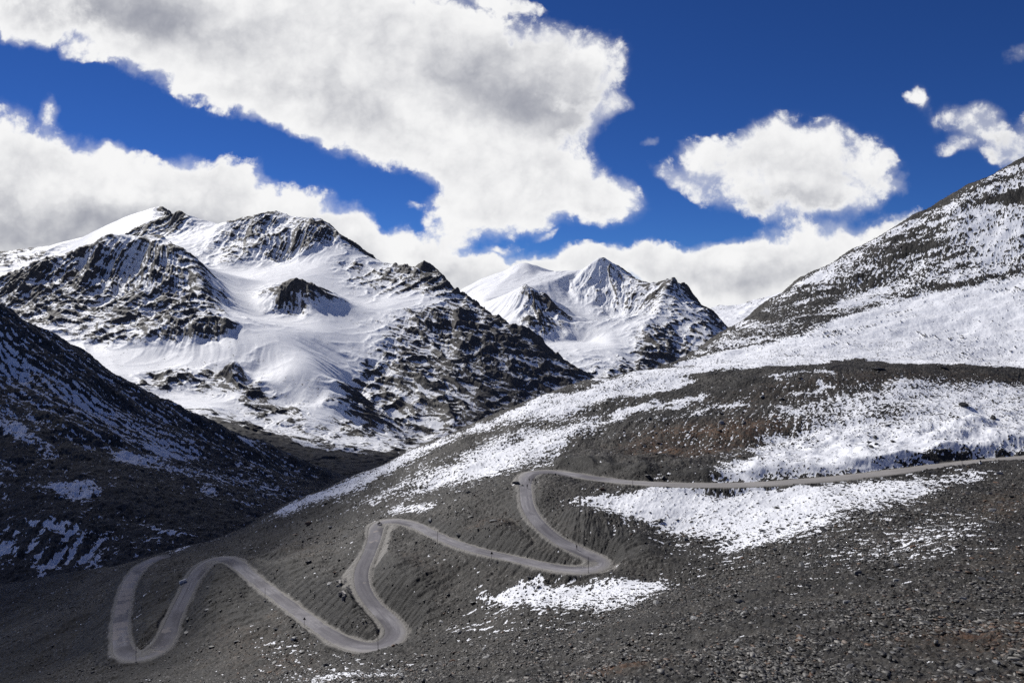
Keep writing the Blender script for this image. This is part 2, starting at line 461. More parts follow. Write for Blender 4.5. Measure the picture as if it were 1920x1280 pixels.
NEAR_BANK = [   # metres of extra height: cut banks and humps beside the road
 ([(1035,878),(1070,862),(1110,850),(1200,845),(1300,868),(1400,858),(1560,815),(1700,798),(1990,770),(1990,835),(1800,862),(1700,874),(1570,889),(1400,900),(1300,901),(1200,896),(1100,886)], 4.5, 3),
 ([(1000,830),(1200,780),(1400,800),(1700,760),(1990,740),(1990,800),(1560,820),(1300,870),(1100,850)], 2.6, 10),
 ([(1420,872),(1500,842),(1560,818),(1640,812),(1600,850),(1520,870)], 5.5, 3),
 ([(1690,838),(1740,806),(1850,800),(1860,830),(1760,846)], 6.0, 3),
 ([(1140,1045),(1120,1025),(1060,985),(1040,960),(1100,960),(1200,985),(1250,1010),(1240,1055),(1180,1062)], 3.2, 4),
 ([(730,1150),(705,1115),(705,1060),(730,1040),(790,1070),(830,1110),(820,1150),(770,1170)], 3.0, 4),
 ([(590,1120),(640,1090),(665,1100),(690,1150),(710,1180),(700,1200),(650,1185),(600,1150)], 2.2, 3),
 ([(860,1010),(900,985),(950,975),(990,1010),(1040,1040),(1060,1055),(980,1040),(900,1020)], 2.2, 3),
 ([(370,1120),(400,1075),(430,1070),(480,1110),(520,1150),(480,1200),(400,1200),(350,1180)], 2.5, 5),
 ([(470,1060),(520,1030),(600,1040),(640,1080),(600,1150),(540,1110)], 2.5, 5),
 ([(255,1190),(255,1130),(290,1080),(350,1070),(330,1110),(300,1190)], 2.0, 3),
]
near_bank = paint(near_base, NEAR_BANK, NB, 1.0, 3, 0.0)
NEAR_DUSTING = [
 ([(1150,830),(1250,740),(1500,695),(1930,700),(1990,720),(1990,860),(1560,900),(1340,900)], .03, 12),
 ([(560,960),(760,870),(1100,740),(1270,715),(1150,800),(1000,880),(860,930),(700,970)], .03, 10),
 ([(1060,950),(1300,915),(1700,900),(1800,950),(1500,1060),(1250,1060)], .06, 8),
 ([(840,1090),(960,1080),(1290,1085),(1290,1140),(1100,1190),(860,1200)], -.02, 6),
 ([(430,1160),(620,1200),(780,1240),(760,1290),(480,1290)], -.05, 6),
 ([(1560,1040),(1700,970),(1900,940),(1900,1000),(1640,1080)], .10, 8)]
NEAR_SNOW2 = NEAR_DUSTING + [(p[0], p[1], p[2] * 2.2 + 0.8) for p in NEAR_SNOW]
near_snow = paint(near_base, NEAR_SNOW2, NB, 1.0, 3, -0.22)
NEAR_DUST = [([(1010,884),(985,888),(966,898),(958,912),(972,922),(984,925),(984,905),(1000,893)], 1, .8),
 ([(740,973),(700,980),(682,990),(690,1002),(735,998),(752,984)], 1, .8),
 ([(694,1000),(730,995),(734,1012),(718,1045),(690,1075),(688,1060),(706,1030)], 1, .8),
 ([(690,1020),(660,1060),(640,1085),(642,1120),(668,1125),(672,1090),(680,1050)], 1, .8),
 ([(540,1112),(580,1138),(620,1170),(610,1172),(560,1142)], 1, .8),
 ([(1130,1040),(1165,1058),(1150,1072),(1120,1076),(1140,1060)], 1, .8),
 ([(385,1050),(430,1038),(460,1050),(480,1075),(460,1064),(430,1048)], 1, .8),
 ([(1000,990),(1040,1022),(1075,1040),(1066,1042),(1030,1022)], 1, .6)]
near_dust = paint(near_base, NEAR_DUST, NB, 1.0, 1, 0.0)
near_brown = paint(near_base, NEAR_BROWN, NB, 2.0, 6, 0.17)
log('near paint')

nc, nr = int(1560 * Q), int(1500 * Q)
NX, NY = fan(-110, 2030, nc, 3.0, 1110.0, 8)
# rows: coarse under the camera, dense where the ground is in view
_y = np.concatenate([np.geomspace(3, 45, 24)[:-1], np.geomspace(45, 1120, nr)])
_t = np.linspace((-110 - CX) / F, (2030 - CX) / F, nc)
_wing = np.array([1.5, 4, 8, 14, 22, 34, 50, 75])          # skirts beside the fan, so the ground goes on past the frame
_t = np.concatenate([np.full(8, _t[0]), _t, np.full(8, _t[-1])]); _o = np.concatenate([-_wing[::-1], np.zeros(nc), _wing]); nc += 16
NX = (_t[None, :] * _y[:, None] + _o[None, :]).astype(f32)
NY = np.repeat(_y[:, None], nc, 1).astype(f32)
NZ = near_base.at(NX, NY)
# broad undulation
amp = sstep(20, 120, NY)
NZ += amp * (fbm(NX / 60, NY / 60, 3, seed=3) * 2.6 + fbm(NX / 24, NY / 24, 2, seed=6) * 1.7 * sstep(50, 150, NY) + fbm(NX / 11, NY / 11, 3, seed=8) * 0.8)
NZ += near_bank.at(NX, NY) * (1 + 0.5 * fbm(NX / 13, NY / 13, 3, seed=7))
far = sstep(560, 700, NY)
gxn, gyn = near_base.grad()
GX, GY = gxn.at(NX, NY), gyn.at(NX, NY)
# gullies on the right mountain
g0 = 0; 
for o_, (sc, am) in enumerate(((95.0, 5.0), (42.0, 2.6), (19.0, 1.2))):
    v, _, _ = gullies(NX / sc, NY / sc, -GY * 1.3, GX * 1.3, seed=o_ + 2)
    g0 = g0 + v * am
NZ += far * g0 * 0.6

# ---- cut the road bench into the hill
up = np.full(NZ.shape, 1e9, f32); lo = np.full(NZ.shape, -1e9, f32); dist = np.full(NZ.shape, 1e9, f32); rz = np.zeros(NZ.shape, f32); ru = np.zeros(NZ.shape, f32)
tcol = NX[-1] / NY[-1]; yrow = NY[:, 0]
wob = fbm(NX / 9, NY / 9, 3, seed=40)
cutw = fbm(NX / 30, NY / 30, 2, seed=44)
for k in range(0, len(ROAD)):
    x, y, z = ROAD[k]; Rm = 34.0
    if y > 1e6: continue
    r0, r1 = np.searchsorted(yrow, y - Rm), np.searchsorted(yrow, y + Rm)
    ta = min((x - Rm) / (y - Rm), (x - Rm) / (y + Rm)); tb = max((x + Rm) / (y - Rm), (x + Rm) / (y + Rm))
    c0, c1 = np.searchsorted(tcol, ta), np.searchsorted(tcol, tb)
    if r1 <= r0 or c1 <= c0: continue
    sl = (slice(r0, r1), slice(c0, c1))
    d = np.hypot(NX[sl] - x, NY[sl] - y)
    e = np.maximum(0, d - ROAD_HW[k] - 1.1)
    near_ = d < Rm
    u_ = z - 0.12 + e * (0.85); l_ = z - 0.12 - e * (0.78)
    up[sl] = np.where(near_, np.minimum(up[sl], u_), up[sl])
    lo[sl] = np.where(near_, np.maximum(lo[sl], l_), lo[sl])
    dd = d - ROAD_HW[k]
    better = dd < dist[sl]
    dist[sl] = np.where(better, dd, dist[sl]); rz[sl] = np.where(better, z, rz[sl])
hard = np.clip(NZ, lo, np.maximum(up, lo))
cut = np.clip((NZ - hard) / 2.0, -1, 1)            # >0 cut bank, <0 fill bank
NZ = np.where(dist < 1e8, hard, NZ)
NZ = NZ - 0.28 * (1 - sstep(-0.9, -0.3, dist))
onroad = 1 - sstep(0.3, 1.3, dist)
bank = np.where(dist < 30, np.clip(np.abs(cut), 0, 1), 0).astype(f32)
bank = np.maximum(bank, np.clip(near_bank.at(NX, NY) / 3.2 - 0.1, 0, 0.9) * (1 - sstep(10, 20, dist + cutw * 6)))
log('road carved')

# ---- stony relief and snow lying in it
x1, y1 = NX, NY
gl = np.hypot(GX, GY) + 1e-4
ux, uy = GX / gl, GY / gl
run1, _, _ = gullies(x1 / 7.0, y1 / 7.0, -uy * 1.5, ux * 1.5, seed=61)
run2, _, _ = gullies(x1 / 3.0, y1 / 3.0, -uy * 1.5, ux * 1.5, seed=67)
run3, _, _ = gullies(x1 / 1.5, y1 / 1.5, -uy * 1.4, ux * 1.4, seed=71)
runnel = 0.5 * run1 + 0.35 * run2 + 0.25 * run3
w1a, w1b, r1 = worley(x1 / 1.5, y1 / 1.5, 1)
w2a, w2b, r2 = worley(x1 / 0.62 + 7, y1 / 0.62, 2)
blk1 = np.clip(1.0 - w1a * 1.35, 0, 1) * (0.3 + 0.7 * r1)
blk2 = np.clip(1.0 - w2a * 1.35, 0, 1) * (0.3 + 0.7 * r2)
f1 = fbm(x1 / 3.2, y1 / 3.2, 5, 0.6, seed=11)
f2 = fbm(x1 / 14, y1 / 14, 4, 0.55, seed=21)
streak = fbm((x1 * 0.86 + y1 * 0.5) / 2.2, (y1 * 0.86 - x1 * 0.5) / 9.0, 4, 0.6, seed=31)     # runnels down the banks
far2 = sstep(420, 620, NY)
micro = 0.36 * blk1 + 0.20 * blk2 + 0.34 * (f1 * 0.5 + 0.5) + 0.14 * (f2 + 0.5) + 0.22 * runnel
# strata bands fanning up the right mountain, roughly parallel to its skyline
qf = (NZ + 62) / np.maximum(x1 - 60, 30)
qw = qf + 0.012 * fbm(x1 / 40, y1 / 40, 3, seed=70)
sb = fbm(qw * 34, x1 / 75.0, 5, 0.62, seed=71)
micro_far = 0.52 + 0.30 * fbm(x1 / 5, y1 / 12, 5, 0.72, seed=61) + 0.34 * fbm(x1 / 1.7, y1 / 4.5, 3, 0.7, seed=66) + 0.08 * (blk1 - 0.3) + 0.42 * sb
micro = micro * (1 - far2) + micro_far * far2
m = micro; mm, sd = float(m.mean()), float(m.std())
nrm = 0.5 + (m - mm) / sd * 0.29                      # ~0..1
wsx = fbm(x1 / 26, y1 / 40, 4, 0.6, seed=301) * 9 + fbm(x1 / 7, y1 / 10, 3, 0.6, seed=305) * 2.2
wsy = fbm(x1 / 26 + 5, y1 / 40, 4, 0.6, seed=311) * 16 + fbm(x1 / 7, y1 / 10 + 3, 3, 0.6, seed=315) * 5
wk = 1 - 0.6 * far2
snowmap = near_snow.at(NX + wsx * wk, NY + wsy * wk)
big = fbm(x1 / 22, y1 / 22, 4, 0.55, seed=81)
edge_ = np.clip(snowmap * (1.08 - snowmap) * 4, 0, 1)
hband = fbm(x1 / 26, y1 / 7, 4, 0.6, seed=91) * (1 - far2)
lvl = snowmap + (0.34 * hband + 0.30 * big + 0.16 * streak + 0.22 * runnel + 0.16 * f2) * edge_
strat = (0.5 + sb) * far2 + (1 - far2) * 0.5
lvl = lvl * (1 - 0.85 * onroad) - 0.15 * bank * (snowmap < 0.85) * (cut > 0)
snow = sstep(-0.035, 0.035, lvl * 1.08 - nrm)
snow = snow * (1 - onroad)
amp2 = (1 - onroad) * sstep(3, 30, NY) * (0.9 - 0.45 * bank)
rough_h = (micro - mm) * (1.5 + 2.2 * far2) + bank * (streak * 0.5 + runnel * 0.9)
snow_h = (lvl - 0.5) * 0.5
NZ += amp2 * np.where(snow > 0.5, np.maximum(rough_h * 0.35, np.minimum(rough_h, snow_h * 0 + 0.12)), rough_h)
brown = near_brown.at(NX, NY)
dust = (1 - sstep(0.5, 1.3, dist + wob * 1.1)).astype(f32)
dust = np.maximum(dust, sstep(0.35, 0.65, near_dust.at(NX, NY) + 0.35 * wob) * (dist < 9) * (1 - snow))
log('near done')
# ============================================================ VALLEY SLOPE ===
LEFT_PTS = [wp(*p) for p in [
 (-180,470,1000),(0,580,1000),(60,611,1010),(130,652,1030),(200,696,1050),(250,723,1070),(330,761,1100),(400,791,1150),(470,821,1200),(550,851,1260),(620,886,1330),(660,906,1380),(720,900,1560),
 (0,800,800),(0,700,900),(150,800,850),(150,720,950),(250,850,850),(250,780,980),(350,850,930),(450,870,1010),(550,890,1130),(600,908,1160),
 (0,900,700),(150,900,715),(300,920,735),(450,928,800),(550,938,900),(0,950,655),(120,950,645),(250,946,668),(350,960,672),(430,985,655),(500,962,770),
 (0,1000,605),(150,990,602),(270,1000,622),(350,1020,606),(60,1060,575),(150,1075,566),(0,1100,545),(250,1050,572),
 (0,1150,505),(300,1120,525),(-150,1100,545),(-150,900,700),(600,1010,700),(750,960,900),(900,920,1200),(600,950,900),
 (0,680,1200),(-180,580,1250),(150,760,1250),(250,800,1300),(350,840,1350),(470,870,1450),(600,905,1600),(800,900,1600)]]
LB = (-900, 60, 480, 1620); LRES = 4.0
left_base = rbf_grid(LEFT_PTS, LB, LRES)
left_base.a = box_blur(left_base.a, 2, 2)
LEFT_SNOW = [
 ([(-60,845),(120,860),(260,862),(420,880),(560,905),(620,930),(450,960),(360,1020),(150,1085),(-60,1100)], .40, 10),
 ([(120,925),(300,925),(480,965),(420,990),(250,960),(100,960)], .22, 6),
 ([(-60,560),(0,600),(120,700),(250,780),(420,850),(300,850),(180,830),(0,790),(-60,780)], .46, 10),
 ([(-60,760),(0,786),(38,797),(99,838),(122,865),(87,856),(44,838),(0,812),(-60,800)], .74, 5),
 ([(100,800),(160,830),(190,862),(150,850)], .42, 4),
 ([(190,835),(222,849),(262,862),(315,865),(320,870),(262,873),(227,868),(205,850)], .92, 3),
 ([(268,835),(306,843),(370,861),(372,865),(320,859),(270,843)], .92, 3),
 ([(64,911),(125,914),(181,906),(184,936),(131,938),(87,926)], .76, 4),
 ([(23,988),(125,987),(166,999),(125,997),(30,992)], 1.0, 1.5),
 ([(-20,1005),(10,1010),(44,1028),(56,1036),(17,1031),(-20,1026)], .74, 2),
 ([(64,1057),(93,1057),(91,1074),(76,1087),(62,1074)], .80, 2),
 ([(140,1028),(187,1040),(206,1062),(152,1070),(137,1050)], .60, 3),
 ([(248,983),(292,989),(309,1000),(352,1019),(335,1024),(300,1006),(252,990)], .66, 2),
 ([(271,1009),(306,1032),(325,1036),(290,1036)], .6, 2),
 ([(257,873),(335,881),(423,896),(527,910),(525,915),(430,903),(345,893),(270,880)], .62, 4),
 ([(373,911),(408,925),(404,935),(380,926)], .72, 3),
 ([(-20,850),(29,880),(25,890),(-20,900)], .6, 5),
 ([(-20,900),(60,905),(60,920),(-20,920)], .5, 3),
 ([(402,794),(452,811),(495,831),(455,822),(410,802)], .9, 4),
 ([(120,960),(180,957),(185,962),(125,966)], .6, 2),
 ([(440,870),(540,885),(560,900),(460,890)], .45, 5),
]
left_snow = paint(left_base, LEFT_SNOW, LB, 2.0, 6, 0.24, 480, 1620)
_y = np.geomspace(485, 1610, int(760 * Q)); nc = int(980 * Q)
LX = (np.linspace((-170 - CX) / F, (820 - CX) / F, nc)[None, :] * _y[:, None]).astype(f32)
LY = np.repeat(_y[:, None], nc, 1).astype(f32)
LZ = left_base.at(LX, LY)
gx, gy = left_base.grad(); gx, gy = gx.at(LX, LY), gy.at(LX, LY)
g0 = 0; sm = np.clip(np.hypot(gx, gy) / 0.45, 0, 1.2)
hx = hy = 0
for k, (sc, am) in enumerate(((120.0, 5.5), (52.0, 2.6), (23.0, 1.3), (11.0, 0.6))):
    v, ax, ay = gullies(LX / sc, LY / sc, -gy * 1.6 + hy * 0.5, gx * 1.6 - hx * 0.5, seed=k + 20)
    hx, hy = hx + ax * 0.3, hy + ay * 0.3
    LZ += v * am * sm
    g0 = g0 + v * (0.9 ** k)
    gfine = v
hum = fbm(LX / 26, LY / 26, 5, 0.55, seed=120)
LZ += hum * 4.2 + fbm(LX / 75, LY / 75, 4, 0.55, seed=170) * 9.0 + fbm(LX / 6, LY / 6, 4, 0.65, seed=130) * 2.3
f1 = fbm(LX / 8, LY / 8, 5, 0.62, seed=140)
nrm = 0.52 + 0.62 * f1 + 0.12 * g0 * sm + 0.24 * gfine * sm + 0.3 * hum + 0.5 * fbm(LX / 3.2, LY / 3.2, 3, 0.65, seed=145)
lsm = left_snow.at(LX + fbm(LX / 28, LY / 28, 4, 0.6, seed=160) * 10, LY + fbm(LX / 28, LY / 28, 4, 0.6, seed=165) * 14)
lsnow = sstep(-0.05, 0.05, lsm + 0.16 * hum * np.clip(lsm * (1 - lsm) * 4, 0, 1) - nrm * 0.95)
lbrown = 0.45 * sstep(0.0, 0.4, fbm(LX / 60, LY / 60, 3, seed=150)) * (1 - sm * 0.7)
log('left slope')

# =============================================================== MOUNTAINS ===
def mountain(pts, lines, bounds, res, cols, rows, px0, px1, y0, y1, octs, rough, smooth=2, seed=0, k_slope=0.5, k_rib=0.12, k_noise=0.28, dirk=1.3, floor0=0, floor1=1, snow_r=45, rscale=1.0):
    zg, rg = tin_grid([(*wp(p[0], p[1], p[2]), p[3] if len(p) > 3 else 0.0) for p in pts],
                      [[(*wp(p[0], p[1], p[2]), p[3] if len(p) > 3 else 0.0) for p in L] for L in lines], bounds, res)
    zg.a = box_blur(zg.a, smooth, 2); rg.a = box_blur(rg.a, smooth + 1, 2)
    ws = 1 - sstep(0.12, 0.40, box_blur(rg.a, 4, 1))      # wind-packed snow lies smooth, rock stays faceted
    zg.a = zg.a + (box_blur(zg.a, int(snow_r / res), 2) - zg.a) * ws
    gx, gy = zg.grad()
    sb = max(3, int(octs[0][0] * 0.25 / res))
    gx.a, gy.a = box_blur(gx.a, sb, 1), box_blur(gy.a, sb, 1)
    X, Y = fan(px0, px1, cols, y0, y1, rows)
    wx = fbm(X / (octs[0][0] * 2), Y / (octs[0][0] * 2), 3, seed=seed + 50) * octs[0][0] * 0.45
    wy = fbm(X / (octs[0][0] * 2) + 9, Y / (octs[0][0] * 2), 3, seed=seed + 55) * octs[0][0] * 0.45
    Z = zg.at(X, Y); R = rg.at(X, Y) * rscale; GX = gx.at(X, Y); GY = gy.at(X, Y)
    sl = np.hypot(GX, GY); sm = sstep(0.1, 0.75, sl)
    hx = hy = 0; rib = 0
    flat_ = 1 - 0.9 * sstep(1.02, 1.14, R)
    flat_ = flat_ * (0.12 + 0.88 * sstep(floor0, floor1, Y))
    rr = np.clip(R * 1.3, 0.19, 1.0) * flat_
    for i, (sc, am) in enumerate(octs):
        v, ax, ay = gullies((X + wx) / sc, (Y + wy) / sc, -GY * dirk + hy * 0.45, GX * dirk - hx * 0.45, seed=seed + i * 3)
        hx, hy = hx + ax * 0.35, hy + ay * 0.35
        Z = Z + v * am * sm * rr
        rib = rib + v * (0.8 ** i)
        gfin = (v if i == 0 else 0.5 * gfin + 0.7 * v)
    sc, am = rough
    rd = ridged((X + wx * .3) / sc, (Y + wy * .3) / sc, 5, 0.42, seed=seed + 80)
    Z = Z + (rd - 0.35) * am * np.clip(R * 1.2, 0.08, 1) * flat_
    d2 = fbm(X / (sc * 0.35), Y / (sc * 0.35), 4, 0.6, seed=seed + 90)
    Z = Z + d2 * am * 0.07 * np.clip(R * 1.2, 0.10, 1) * (flat_ * 0.7 + 0.3)
    # tilted rock beds standing out as ledges
    bed = (Z + 0.38 * X + 0.15 * Y) / (sc * 0.22) + 1.6 * fbm(X / (sc * 1.1), Y / (sc * 1.1), 4, 0.55, seed=seed + 111)
    saw = np.abs((bed % 1.0) * 2 - 1) - 0.5
    bed2 = bed * 2.3 + 0.7
    saw2 = np.abs((bed2 % 1.0) * 2 - 1) - 0.5
    ledge = np.clip(0.5 + fbm(X / (sc * 0.6), Y / (sc * 0.6), 3, seed=seed + 115), 0, 1)
    Z = Z + (saw * 0.12 + saw2 * 0.07) * sc * 0.7 * np.clip(R * 1.3 - 0.1, 0, 1) * ledge
    nx, ny, nz = slope_of(X, Y, Z)
    steep = 1 - nz
    c1 = Z - box_blur(Z, 2, 2); c2 = Z - box_blur(Z, 7, 2)
    c1 = np.clip(c1 / (c1.std() + 1e-6), -2, 2); c2 = np.clip(c2 / (c2.std() + 1e-6), -2, 2)
    strata = fbm((Z + 0.35 * X) / (sc * 0.16), (X + Y) / (sc * 2.0), 4, 0.6, seed=seed + 95)
    nn = fbm(X / (sc * 0.7), Y / (sc * 0.7), 5, 0.6, seed=seed + 99)
    strata2 = fbm(bed * 1.6, (X - 0.6 * Y) / (sc * 1.3), 4, 0.6, seed=seed + 121)
    f3 = fbm(X / (sc * 0.22), Y / (sc * 0.22), 4, 0.65, seed=seed + 103)
    am_ = np.clip(R * 2.0, 0.14, 1)
    rock = 0.05 + np.where(R < 0.6, R * 0.80, 0.48 + (np.minimum(R, 1.0) - 0.6) * 0.27 + np.clip(R - 1.0, 0, 1) * 4) + am_ * (k_slope * np.clip(steep - 0.33, -0.35, 0.35) + k_rib * rib * sm + k_noise * (0.45 * nn + 0.5 * strata + 0.9 * strata2 + 0.45 * f3 + 0.20 * gfin) + 0.06 * c1 + 0.09 * c2)
    return X, Y, Z, rock, R

# ---- the big snowy massif across the valley
M_crestA = [(-90,568,2900,.6),(0,547,2900,.7),(60,502,2950,.7),(120,481,3000,.55),(160,462,3030,.5),(200,443,3050,.35),(255,437,3080,.25),(300,441,3050,.4),(330,466,2950,.55),(355,501,2850,.55),(380,541,2700,.6),(400,571,2600,.5),(428,592,2500,.4)]
M_crestB = [(250,432,4600,.6),(300,414,4500,.7),(335,401,4400,.65),(365,407,4350,.25),(410,418,4300,.2),(440,413,4250,.5),(480,406,4200,.5),(520,395,4200,.5),(545,405,4150,.3),(590,408,4050,.4),(615,425,3950,.6),(640,441,3900,.6),(660,461,3850,.5),(690,481,3800,.35),(720,494,3700,.3),(750,497,3600,.6),(775,503,3500,.8),(790,497,3440,1.0),(798,494,3420,1.0),(804,510,3400,1.0),(822,521,3350,1.0),(836,523,3300,1.0),(850,546,3230,1.0),(862,559,3200,1.0),(885,571,3150,1.0),(930,601,3000,.95),(965,621,2900,.95),(1000,651,2800,.9),(1040,681,2700,.85),(1092,714,2600,.8),(1140,748,2500,.8)]
M_baseA = [(-90,645,2400,.1),(60,628,2380,.15),(110,638,2380,.3),(187,655,2330,.3),(260,646,2330,.3),(347,641,2350,.3),(410,640,2350,.3),(462,612,2450,.2)]
M_should = [(640,600,2850,0),(690,582,2960,.05),(760,576,3030,.12),(820,561,3100,.3),(866,563,3150,.5)]
M_edge = [(800,585,2960,.6),(850,622,2850,.85),(890,680,2650,.9),(880,740,2400,.85),(850,800,2170,.7)]
M_pts = [
 (60,590,2620,.68),(130,560,2720,.62),(110,610,2480,.72),(180,520,2850,.55),(190,600,2560,.6),(220,560,2700,.55),(180,640,2390,.62),(250,500,2900,.5),(260,610,2500,.62),(300,560,2680,.6),(240,635,2370,.55),(320,600,2480,.75),(345,565,2600,.8),(300,632,2370,.6),(350,620,2400,.9),(380,615,2400,.95),(400,628,2370,.9),(430,610,2400,.6),(0,600,2600,.7),
 (130,645,2350,.0),(200,665,2290,.0),(280,656,2300,.0),(360,652,2310,.0),(420,650,2310,.0),
 (400,500,3250,.05),(420,520,3300,0),(450,560,3000,.05),(480,600,2800,.02),(440,590,2650,.1),
 (420,450,4000,.52),(470,455,3950,.55),(520,440,3950,.56),(560,440,3900,.6),(575,460,3800,.62),(530,485,3780,.6),(450,430,4100,.5),(400,470,3900,.4),(550,420,4050,.45),
 (365,455,4000,.05),(330,440,4200,.45),(350,425,4250,.35),(395,500,3680,.35),(412,512,3580,.05),(470,506,3650,.05),(510,503,3650,.2),(560,496,3650,.03),(600,470,3720,.03),(430,490,3720,.5),(480,490,3740,.4),
 (440,525,3380,0),(500,527,3300,0),(560,522,3350,0),(620,520,3400,0),(610,490,3620,.05),(640,480,3680,.2),
 (516,550,2950,.7),(530,537,2950,.95),(548,530,2950,1),(562,532,2940,.8),(577,553,2885,.6),(598,576,2840,.1),(566,592,2810,.6),(545,575,2860,.75),(520,568,2870,.75),(510,562,2900,.1),(555,605,2760,.1),(600,590,2790,.0),
 (680,520,3500,.5),(650,560,3200,.05),(700,560,3230,.3),(740,530,3380,.62),(770,522,3380,.75),(700,540,3330,.45),(800,540,3250,.75),(760,560,3150,.1),(836,546,3200,1),(640,500,3600,.58),(660,530,3400,.52),
 (780,625,2800,.66),(760,665,2650,.66),(720,700,2500,.62),(690,730,2400,.62),(665,745,2330,.6),(840,600,2900,.75),(905,640,2790,1),(950,680,2650,1),(820,680,2610,.68),(830,740,2390,.72),(775,745,2370,.62),(920,730,2440,.92),(965,730,2480,1.0),(1005,722,2570,.95),(760,700,2480,.68),(800,640,2760,.62),
 (830,812,2140,.5),(760,832,2080,.5),(740,800,2180,.68),(700,780,2240,.66),(880,795,2190,.7),(790,790,2220,.6),
 (300,690,2240,.05),(380,682,2230,0),(450,662,2160,0),(520,632,2380,0),(600,622,2620,0),(600,680,2250,0),(540,700,2140,0),(480,722,2200,.12),(660,640,2650,.05),(690,680,2530,.4),(640,700,2400,.1),(560,660,2260,0),
 (400,712,2140,.76),(340,712,2110,.78),(290,705,2130,.66),(430,722,2100,.82),(468,700,2200,.3),(455,730,2080,.66),(300,725,2060,.7),
 (330,750,2000,.05),(420,758,1960,.08),(470,768,1950,.74),(520,770,1970,.7),(560,762,2050,.12),(500,785,1900,.8),(540,780,1930,.74),
 (595,690,2215,.1),(602,690,2220,.52),(609,690,2215,.1),(597,725,2140,.12),(605,725,2143,.6),(613,725,2140,.12),(603,755,2040,.15),(612,755,2043,.58),(621,755,2040,.2),
 (650,790,2000,.52),(620,810,1900,.52),(690,820,1900,.62),(720,835,1850,.45),(600,798,1910,.35),(660,760,2130,.5),
 (480,797,1850,.6),(560,817,1800,.62),(620,837,1750,.7),(700,846,1800,.7),(750,840,1900,.6),(800,826,2000,.55),
 (560,842,1600,1.2),(650,866,1500,1.2),(720,860,1620,1.2),(760,852,1760,1.2),(640,880,1400,1.2),(600,905,1250,1.2),(500,815,1700,1.2),(420,792,1700,1.1),(380,772,1760,.7),(300,772,1700,1),(200,762,1700,.5),(100,722,1800,.3),(0,692,1900,.2),(-90,692,1900,.2),
 (-90,650,2300,0),(60,670,2150,0),(150,690,2080,0),(230,700,2080,0),
 (900,860,1600,1),(1000,822,1800,1),(1140,795,2100,.8),(1240,800,2300,.8),
 (300,480,5500,.3),(500,480,5300,.3),(650,530,5000,.3),(800,570,4300,.5),(900,650,3900,.5),(1000,710,3500,.5),(1150,770,3000,.5),(1240,790,2800,.5),
 (-90,620,3800,0),(0,600,3800,0),(300,480,3500,0),(200,490,3600,0),(100,530,3500,0),(350,520,3200,.1)]
mX, mY, mZ, mR, mR0 = mountain(M_pts, [M_crestA, M_crestB, M_baseA, M_should, M_edge], (-2600, 700, 1240, 5500), 6.0,
    int(1300 * Q), int(980 * Q), -85, 1235, 1260, 4900, ((260.0, 46.0), (120.0, 26.0), (55.0, 14.0), (26.0, 7.5), (13.0, 3.6)), (90.0, 22.0), smooth=1, seed=4, k_slope=0.9, k_rib=0.11, k_noise=0.52, dirk=1.05, floor0=1750, floor1=2150)
m_earth = np.clip(sstep(2150, 1850, mY) + 0 * mY, 0, 1)
log('massif')

# ---- the far peaks at the head of the valley
F_crest = [(800,590,7500,.1),(840,563,7500,.1),(865,541,7500,.05),(905,521,7500,.1),(950,506,7400,.1),(966,495,7350,.05),(986,489,7300,.05),(1000,495,7300,.2),(1012,509,7200,.05),(1050,509,7000,.35),(1090,506,6900,.25),(1112,492,6800,.2),(1130,480,6800,.3),(1141,487,6750,.4),(1165,508,6700,.4),(1190,522,6600,.5),(1220,530,6400,.55),(1240,527,6300,.6),(1262,521,6200,.7),(1276,541,6100,.65),(1300,561,6000,.6),(1330,581,5900,.55),(1350,601,5850,.55),(1366,617,5800,.5),(1400,645,5600,.5)]
F_sub = [(905,566,6300,0),(950,548,6000,.05),(985,532,5800,.4),(1000,541,5750,.7),(1020,560,5700,.75),(1040,584,5600,.7),(1066,606,5500,.4)]
F_spur = [(1262,521,6200,.7),(1242,560,5800,.5),(1226,590,5500,.5),(1212,603,5300,.35),(1216,640,5000,.75),(1202,692,4600,.8)]
F_pts = [
 (900,545,6900,.1),(940,530,6900,.15),(1000,520,6900,.15),(1040,525,6700,.2),
 (940,572,5900,0),(960,600,5500,.02),(985,565,5650,.4),(988,600,5400,.7),(990,622,5300,.55),(1010,590,5500,.85),(1030,610,5350,.7),(1000,640,5150,.2),
 (1090,555,6500,.35),(1130,530,6600,.42),(1180,560,6300,.55),(1150,590,6150,.5),(1200,580,6050,.6),(1060,545,6650,.3),(1075,577,6350,.1),(1100,602,6100,.0),(1140,606,6050,0),(1180,600,5950,.25),(1120,570,6350,.4),
 (1280,600,5450,.62),(1262,650,5000,.8),(1236,690,4700,.95),(1320,612,5400,.6),(1342,632,5200,.6),(1300,652,5050,.62),(1240,630,5150,.85),
 (1150,650,4900,.1),(1120,680,4500,.38),(1170,680,4620,.52),(1100,642,5300,.02),(1050,642,5250,.08),(1010,645,5150,.12),(1080,665,4700,.25),(1180,650,4950,.3),(1140,625,5250,.03),
 (1100,712,4200,.6),(1180,717,4200,.75),(1050,692,4400,.3),(1000,682,4500,.2),(950,642,4900,0),
 (850,610,9000,.3),(1000,580,9000,.3),(1130,570,8800,.3),(1260,590,8000,.3),(1400,670,7000,.3),(760,640,8500,.2),
 (780,820,3800,.3),(900,805,3800,.3),(1100,785,3800,.8),(1300,765,3900,.8),(1400,725,4500,.7),(1480,720,5200,.6),(780,640,6500,.1)]
